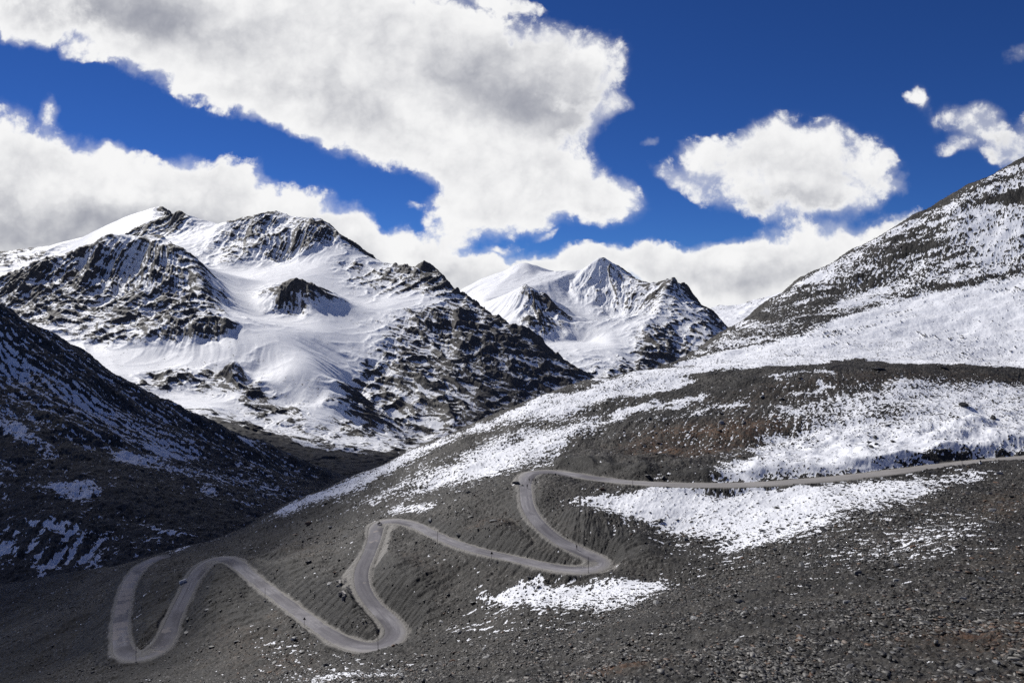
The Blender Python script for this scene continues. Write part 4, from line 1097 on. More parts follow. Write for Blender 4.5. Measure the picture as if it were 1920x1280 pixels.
# the drainage line between the two hills gathers blocks
gul = np.zeros_like(NX)
for a, b in (((1900,905),(1640,985)),((1640,985),(1400,1060)),((1400,1060),(1270,1110)),((1270,1110),(1000,1185)),((1000,1185),(700,1275))):
    A, B = cast(near_base, *a), cast(near_base, *b); d_ = (B - A)[:2]; L2 = d_ @ d_
    t_ = np.clip(((NX - A[0]) * d_[0] + (NY - A[1]) * d_[1]) / L2, 0, 1)
    gul = np.maximum(gul, np.exp(-(np.hypot(NX - A[0] - t_ * d_[0], NY - A[1] - t_ * d_[1]) / 16.0) ** 2))
patchw = patchw * (1 - 0.55 * snow) * (1 - 0.8 * bank) * (1 - 0.9 * dust) + 1.3 * gul
def build_scree():
    base = [mesh_np(rock_mesh(i, 1, 0.36)) for i in range(12)]
    ids = np.concatenate([pick(78000, 46, 340, patchw), pick(26000, 340, 620, patchw), pick(2600, 560, 1000, patchw)])
    n = len(ids)
    x, y, z = NX.ravel()[ids], NY.ravel()[ids], NZ.ravel()[ids]
    sn = snow.ravel()[ids]; br = brown.ravel()[ids]
    px_m = y / 796.0                                                   # metres per rendered pixel
    size = np.exp(rng.normal(-1.30, 0.68, n)) * 1.0
    size = np.clip(size, px_m * 0.9, 1.15) * np.where(y > 330, 1.15, 1.0)
    size = np.minimum(size, 2.2)
    jit = px_m * 0.9
    x = x + rng.normal(0, 1, n) * jit; y = y + rng.normal(0, 1, n) * jit
    yaw = np.arctan2(GY.ravel()[ids], GX.ravel()[ids]) + rng.normal(0, 0.55, n); tilt = rng.normal(0, 0.35, n); tone = np.clip(rng.beta(0.6, 3.2, n) * 1.6, 0, 1)
    tone = np.where(sn > 0.5, tone * 0.35, tone)
    rust = np.clip((rng.random(n) < 0.10 + 0.25 * (br > 0.3)) * rng.random(n) * 1.2, 0, 1)
    var = rng.integers(0, len(base), n)
    V = []; Fc = []; TN = []; RS = []; off = 0
    for k, (co, fc) in enumerate(base):
        m = np.nonzero(var == k)[0]; c = len(m)
        cy, sy_, ct, st = np.cos(yaw[m]), np.sin(yaw[m]), np.cos(tilt[m]), np.sin(tilt[m])
        P = co[None] * size[m, None, None]
        X1, Y1, Z1 = P[..., 0], P[..., 1] * ct[:, None] - P[..., 2] * st[:, None], P[..., 1] * st[:, None] + P[..., 2] * ct[:, None]
        X2 = X1 * cy[:, None] - Y1 * sy_[:, None]; Y2 = X1 * sy_[:, None] + Y1 * cy[:, None]
        W = np.stack([X2 + x[m, None], Y2 + y[m, None], Z1 + z[m, None] + size[m, None] * 0.06], -1)
        nv = co.shape[0]
        V.append(W.reshape(-1, 3)); Fc.append((fc[None] + (np.arange(c) * nv)[:, None, None] + off).reshape(-1, 3)); off += c * nv
        TN.append(np.repeat(tone[m], nv)); RS.append(np.repeat(rust[m], nv))
    V, Fc = np.concatenate(V).astype(f32), np.concatenate(Fc).astype(np.int32)
    me = bpy.data.meshes.new('scree')
    me.vertices.add(len(V)); me.vertices.foreach_set('co', V.ravel())
    me.loops.add(len(Fc) * 3); me.loops.foreach_set('vertex_index', Fc.ravel())
    me.polygons.add(len(Fc)); me.polygons.foreach_set('loop_start', np.arange(0, len(Fc) * 3, 3, dtype=np.int32))
    me.update(calc_edges=True)
    for nme, a in (('tone', TN), ('rusty', RS)):
        at = me.attributes.new(nme, 'FLOAT', 'POINT'); at.data.foreach_set('value', np.concatenate(a).astype(f32))
    me.materials.append(stone_material('scree_stone', (0.010, 0.0092, 0.0085), (0.31, 0.295, 0.268)))
    o = bpy.data.objects.new('scree', me); COL.objects.link(o); o['kind'] = 'stuff'; o['label'] = 'loose grey slate rubble covering the hillside'
    o['category'] = 'rubble'
build_scree()
log('scree')
# ================================================================= THINGS ===
_ncol = NX.shape[1]
def ground_at(px, py, lift=0.0):
    """first ground point met by the sight line of a photo pixel, on the finished hillside"""
    c = float(np.interp((px - CX) / F, NX[-1] / NY[-1], np.arange(_ncol))); c0 = int(np.clip(c, 0, _ncol - 1))
    e = vis_e[:, c0]; ok = np.nonzero((e <= py) & (NY[:, c0] > 40))[0]
    r = ok[0] if len(ok) else int(np.argmin(e))
    Y = float(NY[r, c0])
    if r > 0 and e[r - 1] > e[r]:
        f = float((e[r - 1] - py) / (e[r - 1] - e[r])); f = min(max(f, 0), 1)
        Y = float(NY[r - 1, c0] * (1 - f) + NY[r, c0] * f); Z = float(NZ[r - 1, c0] * (1 - f) + NZ[r, c0] * f)
    else: Z = float(NZ[r, c0])
    return Vector(((px - CX) / F * Y, Y, Z + lift))
def road_at(px, py):
    """point of the road surface seen at a photo pixel"""
    best = None
    for i in range(len(ROAD)):
        x, y, z = ROAD[i]
        for o in np.linspace(-ROAD_HW[i] * 1.25, ROAD_HW[i] * 1.25, 11):
            X_, Y_ = x - ROAD_T[i, 1] * o, y + ROAD_T[i, 0] * o
            d = ((X_ / Y_ * F + CX - px) ** 2 + (HOR - z / Y_ * F - py) ** 2)
            if best is None or d < best[0]: best = (d, X_, Y_, z, i, o)
    return Vector((best[1], best[2], best[3] + 0.05)), best[4], best[5]

def tag(o, label=None, cat=None, group=None, kind=None):
    if label: o['label'] = label
    if cat: o['category'] = cat
    if group: o['group'] = group
    if kind: o['kind'] = kind
    return o
def empty(name, loc, rz, label, cat, group=None):
    o = bpy.data.objects.new(name, None); o.location = loc; o.rotation_euler = (0, 0, rz); o.empty_display_size = 0.3
    COL.objects.link(o); return tag(o, label, cat, group)
def obj(name, bm, mat, parent=None, loc=None, smooth=False):
    me = bpy.data.meshes.new(name); bm.normal_update(); bm.to_mesh(me); bm.free()
    for m in (mat if isinstance(mat, list) else [mat]): me.materials.append(m)
    if smooth:
        for p in me.polygons: p.use_smooth = True
    o = bpy.data.objects.new(name, me); COL.objects.link(o)
    if parent: o.parent = parent
    if loc: o.location = loc
    return o
def add_box(bm, c, s, rot=None, bevel=0.0):
    r = bmesh.ops.create_cube(bm, size=1.0); M = Matrix.Translation(c) @ (rot or Matrix()) @ Matrix.Diagonal((*s, 1))
    bmesh.ops.transform(bm, matrix=M, verts=r['verts'])
    if bevel:
        es = list({e for v in r['verts'] for e in v.link_edges})
        bmesh.ops.bevel(bm, geom=es, offset=bevel, segments=2, affect='EDGES', profile=0.6)
def add_tube(bm, a, b, r0, r1=None, n=10):
    a, b = Vector(a), Vector(b); r1 = r0 if r1 is None else r1
    r = bmesh.ops.create_cone(bm, cap_ends=True, segments=n, radius1=r0, radius2=r1, depth=(b - a).length)
    M = Matrix.Translation((a + b) / 2) @ (b - a).to_track_quat('Z', 'Y').to_matrix().to_4x4()
    bmesh.ops.transform(bm, matrix=M, verts=r['verts'])
def add_torus(bm, c, R, r, axis='Y', n=28, k=10):
    vs_ = []
    for i in range(n):
        a = 2 * math.pi * i / n; ring = []
        for j in range(k):
            b = 2 * math.pi * j / k; q = R + r * math.cos(b)
            p = Vector((q * math.cos(a), r * math.sin(b), q * math.sin(a)))
            if axis == 'Z': p = Vector((p.x, p.z, p.y))
            ring.append(bm.verts.new(Vector(c) + p))
        vs_.append(ring)
    for i in range(n):
        for j in range(k):
            bm.faces.new([vs_[i][j], vs_[(i + 1) % n][j], vs_[(i + 1) % n][(j + 1) % k], vs_[i][(j + 1) % k]])

m_iron = plain('rusty_iron', (0.045, 0.034, 0.030), 0.7, 0.3); m_black = plain('black_paint', (0.02, 0.02, 0.022), 0.5)
m_conc = plain('weathered_concrete', (0.30, 0.285, 0.265), 0.85, 0.2, 0.25, 2.0); m_white = plain('white_paint', (0.78, 0.78, 0.77), 0.6, 0.3, 0.08)
m_yell = plain('faded_yellow_paint', (0.45, 0.33, 0.08), 0.6); m_red = plain('red_paint', (0.45, 0.03, 0.03), 0.5)
m_rubber = plain('tyre_rubber', (0.018, 0.018, 0.018), 0.85, 0.2); m_steel = plain('grey_steel', (0.25, 0.25, 0.26), 0.35, 0.6)
m_cloth1 = plain('black_cloth', (0.018, 0.018, 0.022), 0.9, 0.1); m_cloth2 = plain('navy_cloth', (0.022, 0.026, 0.04), 0.9, 0.1)
m_cloth3 = plain('charcoal_cloth', (0.03, 0.03, 0.03), 0.9, 0.1); m_skin = plain('skin', (0.30, 0.17, 0.11), 0.6, 0.3, 0.06); m_hair = plain('dark_hair', (0.012, 0.010, 0.009), 0.7)

# ---- snow poles along the road (they mark its edge in deep snow)
POLES = [(1103,1074,31,'thin dark snow pole on the outer edge of the sharp bend with the lone walker'),
 (820,1022,27,'thin dark snow pole on the road just below the bend with the motorcycle'),
 (709,1226,42,'tallest dark snow pole, on the wide bend left of the small lower snow patch'),
 (497,1126,25,'thin dark snow pole on the road leg left of a triangular sign'),
 (255,1241,34,'thin dark snow pole on the outside of the lowest bend, bottom left'),
 (1186,911,12,'short dark snow pole at the edge of the upper road near the group of walkers'),
 (1804,872,31,'thin dark snow pole in front of the shaded snow bank beside the upper road')]
pole_proto = None
for px, py, hp, lab in POLES:
    p = ground_at(px, py); h = hp * p.y / F
    if pole_proto is None:
        pole_proto = True
        bm = bmesh.new(); add_tube(bm, (0, 0, -0.3), (0, 0, 0.96), 0.055, 0.045, 10); add_tube(bm, (0, 0, 0.96), (0, 0, 1.0), 0.05, 0.02, 10)
        pole_me = obj('pole', bm, m_iron); bm = bmesh.new(); add_box(bm, (0, 0, 0.02), (0.5, 0.5, 0.5), bevel=0.06); base_me = obj('base', bm, m_conc)
        pm, bmh = pole_me.data, base_me.data
        bpy.data.objects.remove(pole_me); bpy.data.objects.remove(base_me)
    t = empty('snow_pole', p, 0, lab, 'pole', 'snow poles along the road')
    o = bpy.data.objects.new('pole', pm); COL.objects.link(o); o.parent = t; o.scale = (1.35, 1.35, h); o.rotation_euler = (0, math.radians(rng.normal(0, 0.8)), 0)
    o = bpy.data.objects.new('base', bmh); COL.objects.link(o); o.parent = t

# ---- triangular warning signs seen from behind
def warning_sign(px, py, hp, lab, rz):
    p = ground_at(px, py); h = hp * p.y / F
    t = empty('warning_sign', p, rz, lab, 'road sign', 'triangular warning signs')
    bm = bmesh.new(); add_tube(bm, (0, 0, -0.3), (0, 0, h - 0.15), 0.05, 0.05, 8); obj('post', bm, m_iron, t)
    s = 0.62; c = Vector((0, -0.065, h - 0.42)); bm = bmesh.new()
    tri = [c + Vector((s * math.cos(a), 0, s * math.sin(a))) for a in (math.pi / 2, math.pi * 7 / 6, math.pi * 11 / 6)]
    f = [bm.verts.new(v) for v in tri]; g = [bm.verts.new(v + Vector((0, 0.02, 0))) for v in tri]
    bm.faces.new(f); bm.faces.new(g[::-1])
    for i in range(3): bm.faces.new([f[i], g[i], g[(i + 1) % 3], f[(i + 1) % 3]])
    pl = obj('sign_plate', bm, m_black, t)
    bm = bmesh.new()
    for i in range(3):
        a, b = tri[i] + Vector((0, -0.006, 0)), tri[(i + 1) % 3] + Vector((0, -0.006, 0)); add_tube(bm, a * 0.93 + c * 0.07, b * 0.93 + c * 0.07, 0.022, n=6)
    obj('rim', bm, m_iron, pl)
warning_sign(922, 1051, 17, 'dark triangular road sign on a post, on the leg leading to the lone walker bend', 0.1)
warning_sign(571, 1174, 17, 'dark triangular road sign on a post, on the road left of the wide lower bend', -0.15)

# ---- kilometre stone on the upper road
p = ground_at(1838, 869); t = empty('kilometre_stone', p, 0.2, 'small white kilometre stone with dark top beside the upper road', 'milestone')
bm = bmesh.new(); add_box(bm, (0, 0, 0.10), (1.0, 0.6, 0.35), bevel=0.04); obj('plinth', bm, m_white, t)
bm = bmesh.new(); add_box(bm, (0, 0, 0.65), (0.72, 0.34, 0.78), bevel=0.03); obj('body', bm, m_white, t)
bm = bmesh.new(); r = bmesh.ops.create_cone(bm, cap_ends=True, segments=24, radius1=0.37, radius2=0.37, depth=0.35)
bmesh.ops.transform(bm, matrix=Matrix.Translation((0, 0, 1.05)) @ Matrix.Rotation(math.pi / 2, 4, 'X'), verts=r['verts']); obj('top', bm, m_black, t)
# a snow block lying by it
# ---- white parapet block of a culvert, lower road
p, i_, o_ = road_at(352, 1090); p = ground_at(343, 1091)
t = empty('parapet', p, math.radians(62), 'low bright white parapet block on the verge of the lower left road leg', 'parapet')
bm = bmesh.new(); add_box(bm, (0, 0, 0.35), (3.2, 0.42, 1.1), bevel=0.05); obj('wall', bm, m_white, t)
bm = bmesh.new(); add_box(bm, (0, 0, 0.935), (3.3, 0.5, 0.07), bevel=0.02); obj('coping', bm, m_white, t)

# ---- culvert headwalls on the outer side of the curving leg
def culvert(px, py, ln, ht, rz, lab):
    p = ground_at(px, py)
    t = empty('culvert', p, rz, lab, 'culvert', 'culverts under the road')
    bm = bmesh.new(); w = ln / 2
    add_box(bm, (-w * 0.68, 0, 0), (w * 0.64, 0.5, ht)); add_box(bm, (w * 0.68, 0, 0), (w * 0.64, 0.5, ht)); add_box(bm, (0, 0.002, ht * 0.36), (w * 0.72, 0.496, ht * 0.28))
    obj('headwall', bm, m_conc, t)
    bm = bmesh.new(); add_box(bm, (0, 0, ht * 0.5 + 0.09), (ln + 0.2, 0.7, 0.18), bevel=0.03); obj('coping', bm, m_conc, t)
    bm = bmesh.new(); r0 = w * 0.34
    n = 20
    for ring, rr, yy in ((0, r0, -0.12), (1, r0, 1.5)): pass
    A = [bm.verts.new((r0 * math.cos(2 * math.pi * k / n), -0.15, -ht * 0.12 + r0 * math.sin(2 * math.pi * k / n))) for k in range(n)]
    B = [bm.verts.new((r0 * math.cos(2 * math.pi * k / n), 1.6, -ht * 0.12 + r0 * math.sin(2 * math.pi * k / n))) for k in range(n)]
    for k in range(n): bm.faces.new([A[k], A[(k + 1) % n], B[(k + 1) % n], B[k]])
    bm.faces.new(B); obj('pipe', bm, m_black, t)
    for s in (-1, 1):
        bm = bmesh.new(); add_box(bm, (s * (w + 0.35), -0.55, -0.1), (0.35, 1.5, ht * 0.85), Matrix.Rotation(s * 0.35, 4, 'Z')); obj('wing_wall', bm, m_conc, t)
culvert(637, 1096, 3.4, 2.2, math.radians(-78), 'pale concrete culvert headwall with a dark recess on the outside of the curving road leg')
culvert(645, 1116, 3.2, 2.0, math.radians(-62), 'weathered concrete culvert wall just below the paler headwall on the curving road leg')

# ---- people
def person(loc, rz, label, stride=0.22, jacket=None, trousers=None, seated=False, group=None, h=1.72):
    bm = bmesh.new(); sk = bm.verts.layers.skin.verify(); k = h / 1.75
    def v(p, r, root=False):
        q = bm.verts.new(Vector(p) * k); q[sk].radius = (r * k, r * k); q[sk].use_root = root; return q
    def chain(start, pts):
        a = start
        for p, r in pts:
            b = v(p, r); bm.edges.new((a, b)); a = b
        return a
    z0 = 0.0
    pel = v((0, 0, 0.95), 0.135, True)
    ch = chain(pel, [((0, 0.01, 1.12), 0.125), ((0, 0.0, 1.30), 0.150), ((0, -0.01, 1.43), 0.115), ((0, 0.01, 1.50), 0.058), ((0, 0.025, 1.57), 0.062)])
    hd = chain(ch, [((0, 0.03, 1.63), 0.088), ((0, 0.025, 1.69), 0.082), ((0, 0.02, 1.735), 0.045)])
    nose = v((0, 0.125, 1.625), 0.012); bm.edges.new((bm.verts[-5] if False else ch, nose)) if False else None
    bm.verts.ensure_lookup_table()
    chest = [q for q in bm.verts if abs(q.co.z - 1.43 * k) < 1e-4][0]
    bm.verts.remove(nose)
    for s in (-1, 1):
        sw = -s * stride
        if seated:
            chain(pel, [((s * 0.10, 0.02, 0.93), 0.10), ((s * 0.20, 0.42, 0.86), 0.075), ((s * 0.20, 0.33, 0.50), 0.055), ((s * 0.20, 0.28, 0.36), 0.045), ((s * 0.20, 0.42, 0.33), 0.04)])
            w = chain(chest, [((s * 0.19, 0.0, 1.41), 0.07), ((s * 0.30, 0.18, 1.22), 0.052), ((s * 0.34, 0.44, 1.16), 0.036), ((s * 0.33, 0.52, 1.15), 0.034)])
            base = Vector((s * 0.33, 0.54, 1.15)); d0 = Vector((0, 1, -0.5)).normalized()
        else:
            chain(pel, [((s * 0.095, 0, 0.90), 0.095), ((s * 0.105, s * stride * 0.55 + 0.03, 0.50), 0.062), ((s * 0.105, s * stride - 0.03, 0.10), 0.042), ((s * 0.11, s * stride, 0.045), 0.042), ((s * 0.12, s * stride + 0.15, 0.03), 0.032)])
            w = chain(chest, [((s * 0.185, 0, 1.42), 0.068), ((s * 0.235, sw * 0.35 - 0.02, 1.14), 0.048), ((s * 0.25, sw * 0.9 + 0.05, 0.90), 0.034), ((s * 0.25, sw * 0.95 + 0.07, 0.84), 0.034)])
            base = Vector((s * 0.25, sw * 0.95 + 0.075, 0.82)); d0 = Vector((0, 0.25, -1)).normalized()
        side = Vector((0, 1, 0)) if not seated else Vector((s * 1, 0, 0))
        for j, L in enumerate((0.070, 0.082, 0.078, 0.062)):
            o = base + side * (0.026 - 0.018 * j)
            chain(w, [(o, 0.011), (o + d0 * L * 0.55, 0.0095), (o + d0 * L * 0.9 + Vector((-s * 0.012, 0, 0)), 0.008)])
        th = base - d0 * 0.03 + side * 0.03
        chain(w, [(th + side * 0.012, 0.012), (th + side * 0.026 + d0 * 0.03, 0.010)])
    me = bpy.data.meshes.new('person'); bm.to_mesh(me); bm.free()
    o = bpy.data.objects.new('person', me); COL.objects.link(o)
    md = o.modifiers.new('skin', 'SKIN'); md.use_smooth_shade = True
    sb = o.modifiers.new('sub', 'SUBSURF'); sb.levels = sb.render_levels = 1
    dg = bpy.context.evaluated_depsgraph_get(); me2 = bpy.data.meshes.new_from_object(o.evaluated_get(dg)); me2.name = 'person'
    o.modifiers.clear(); o.data = me2
    me2.materials.clear()
    for m in (m_skin, jacket or m_cloth1, trousers or m_cloth2, m_rubber, m_hair): me2.materials.append(m)
    for p in me2.polygons:
        c = p.center / k; r_ = math.hypot(c.x, c.y)
        hand = (c.z < 0.88 and abs(c.x) > 0.205) if not seated else (c.y > 0.46 and c.z > 1.0)
        foot = c.z < 0.09 if not seated else c.z < 0.40
        p.material_index = 0 if hand else 3 if foot else 2 if (c.z < 0.93 and not (abs(c.x) > 0.2 and not seated)) else 1 if c.z < 1.51 else 0
        p.use_smooth = True
    # face and hair
    bm = bmesh.new(); r = bmesh.ops.create_icosphere(bm, subdivisions=3, radius=1.0)
    for q in list(bm.verts):
        if q.co.z < -0.15 and q.co.y > -0.2 or q.co.y > 0.55 and q.co.z < 0.45: bm.verts.remove(q)
    for q in bm.verts: q.co = Vector((q.co.x * 0.094, q.co.y * 0.104 + 0.015, q.co.z * 0.105 + 1.668)) * k
    obj('hair', bm, m_hair, o, smooth=True)
    bm = bmesh.new(); add_tube(bm, Vector((0, 0.10, 1.655)) * k, Vector((0, 0.135, 1.62)) * k, 0.008 * k, 0.016 * k, 8)
    obj('nose', bm, m_skin, o, smooth=True)
    for s in (-1, 1):
        bm = bmesh.new(); r = bmesh.ops.create_icosphere(bm, subdivisions=2, radius=0.013 * k); bmesh.ops.translate(bm, verts=r['verts'], vec=Vector((s * 0.033, 0.105, 1.655)) * k); obj('eye', bm, m_black, o)
        bm = bmesh.new(); r = bmesh.ops.create_icosphere(bm, subdivisions=2, radius=0.03 * k); bmesh.ops.scale(bm, verts=r['verts'], vec=(0.4, 0.8, 1)); bmesh.ops.translate(bm, verts=r['verts'], vec=Vector((s * 0.09, 0.02, 1.64)) * k); obj('ear', bm, m_skin, o)
    bm = bmesh.new(); add_box(bm, Vector((0, 0.108, 1.585)) * k, (0.045 * k, 0.02 * k, 0.012 * k)); obj('mouth', bm, m_red, o)
    o.location = loc; o.rotation_euler = (0, 0, rz)
    return tag(o, label, 'person', group)
walk = 'people walking on the road'
person(road_at(1082, 1032)[0], math.radians(150), 'lone person in dark clothes striding down the road towards the sharp bend', 0.26, m_cloth1, m_cloth3)
person(road_at(988, 914)[0], math.radians(170), 'person in dark clothes walking in front of the group of three', 0.2, m_cloth3, m_cloth1, group=walk)
person(road_at(991, 903)[0], math.radians(185), 'leftmost of the three people in dark clothes walking together in the upper bend', 0.16, m_cloth1, m_cloth2, group=walk)
person(road_at(998, 903)[0], math.radians(175), 'middle of the three people in dark clothes walking together in the upper bend', 0.14, m_cloth2, m_cloth1, group=walk)
person(road_at(1002.5, 904.5)[0], math.radians(165), 'rightmost of the three people in dark clothes, at the inner edge of the upper bend', 0.24, m_cloth3, m_cloth2, group=walk)

# ---- motorcycle and rider in the second bend
p, i_, o_ = road_at(712, 985); rz = math.radians(-70)
mb = empty('motorcycle', p, rz, 'dark loaded motorcycle on the bend above the curving road leg', 'motorcycle')
def wheel(y):
    bm = bmesh.new(); add_torus(bm, (0, 0, 0), 0.27, 0.065)
    for v_ in bm.verts: v_.co = Vector((v_.co.y, v_.co.x, v_.co.z))
    w = obj('wheel', bm, m_rubber, mb, Vector((0, y, 0.335)), True)
    bm = bmesh.new(); add_tube(bm, (-0.05, 0, 0), (0.05, 0, 0), 0.05, n=16)
    for a in range(10): add_tube(bm, (0, 0.04 * math.cos(a * .628), 0.04 * math.sin(a * .628)), (0, 0.215 * math.cos(a * .628), 0.215 * math.sin(a * .628)), 0.008, n=5)
    obj('spokes', bm, m_steel, w)
wheel(0.70); wheel(-0.68)
bm = bmesh.new(); add_box(bm, (0, 0.02, 0.52), (0.30, 0.50, 0.36), bevel=0.06); add_tube(bm, (0, -0.68, 0.335), (0, -0.1, 0.45), 0.05); add_tube(bm, (0, 0.35, 0.85), (0, -0.15, 0.35), 0.035); obj('engine', bm, m_black, mb)
bm = bmesh.new(); r = bmesh.ops.create_icosphere(bm, subdivisions=3, radius=1); bmesh.ops.scale(bm, verts=r['verts'], vec=(0.15, 0.30, 0.14)); bmesh.ops.translate(bm, verts=r['verts'], vec=(0, 0.18, 0.84)); obj('fuel_tank', bm, m_black, mb, smooth=True)
bm = bmesh.new(); add_box(bm, (0, -0.30, 0.83), (0.26, 0.62, 0.09), bevel=0.04); obj('seat', bm, m_cloth1, mb)
bm = bmesh.new()
for s in (-1, 1): add_tube(bm, (s * 0.09, 0.70, 0.335), (s * 0.09, 0.42, 1.02), 0.025)
obj('fork', bm, m_steel, mb)
bm = bmesh.new(); add_tube(bm, (-0.38, 0.36, 1.10), (0.38, 0.36, 1.10), 0.016); add_tube(bm, (0, 0.36, 1.10), (0, 0.42, 0.98), 0.02); obj('handlebar', bm, m_black, mb)
bm = bmesh.new(); add_tube(bm, (0, 0.46, 0.95), (0, 0.58, 0.94), 0.07, 0.095, 16); obj('headlight', bm, m_steel, mb)
for s in (-1, 1):
    bm = bmesh.new(); add_box(bm, (s * 0.30, -0.55, 0.62), (0.22, 0.46, 0.36), bevel=0.04); obj('pannier', bm, m_cloth3, mb)
bm = bmesh.new(); add_tube(bm, (0.17, 0.1, 0.36), (0.19, -0.75, 0.42), 0.035, 0.05); obj('exhaust', bm, m_steel, mb)
person(p + Vector((math.sin(-rz) * -0.28, math.cos(rz) * -0.28, 0.0)), rz, 'person in dark riding clothes sitting on the motorcycle', 0, m_cloth1, m_cloth1, seated=True)

# ---- boulders: each one a thing
ROCKS = [rock_mesh(100 + i, 3 if i < 6 else 2, (0.75, 0.5, 0.6, 0.35, 0.9, 0.45, 0.6, 0.4, 0.75, 0.5)[i], 0.8) for i in range(10)]
STONE_M = {'dark': stone_material('dark_slate', (0.014, 0.0143, 0.0145), (0.058, 0.057, 0.055), False),
           'grey': stone_material('grey_slate', (0.035, 0.036, 0.037), (0.115, 0.115, 0.115), False),
           'pale': stone_material('pale_stone', (0.12, 0.12, 0.118), (0.30, 0.30, 0.295), False),
           'rusty': stone_material('rusty_stone', (0.055, 0.032, 0.018), (0.17, 0.09, 0.045), False)}
_rock_cache = {}
def rock_data(k, tone):
    if (k, tone) not in _rock_cache:
        me = ROCKS[k].copy(); me.name = 'stone'; me.materials.append(STONE_M[tone]); _rock_cache[(k, tone)] = me
    return _rock_cache[(k, tone)]
def boulder(name, p, w, k, tone, label, group=None, rz=None, flat=1.0, sink=0.12):
    o = bpy.data.objects.new(name, rock_data(k, tone)); COL.objects.link(o)
    o.scale = (w, w * 0.9, w * flat); o.rotation_euler = (rng.normal(0, 0.15), rng.normal(0, 0.2), rng.random() * 6.28 if rz is None else rz)
    o.location = Vector(p) + Vector((0, 0, w * flat * sink)); return tag(o, label, 'boulder', group)
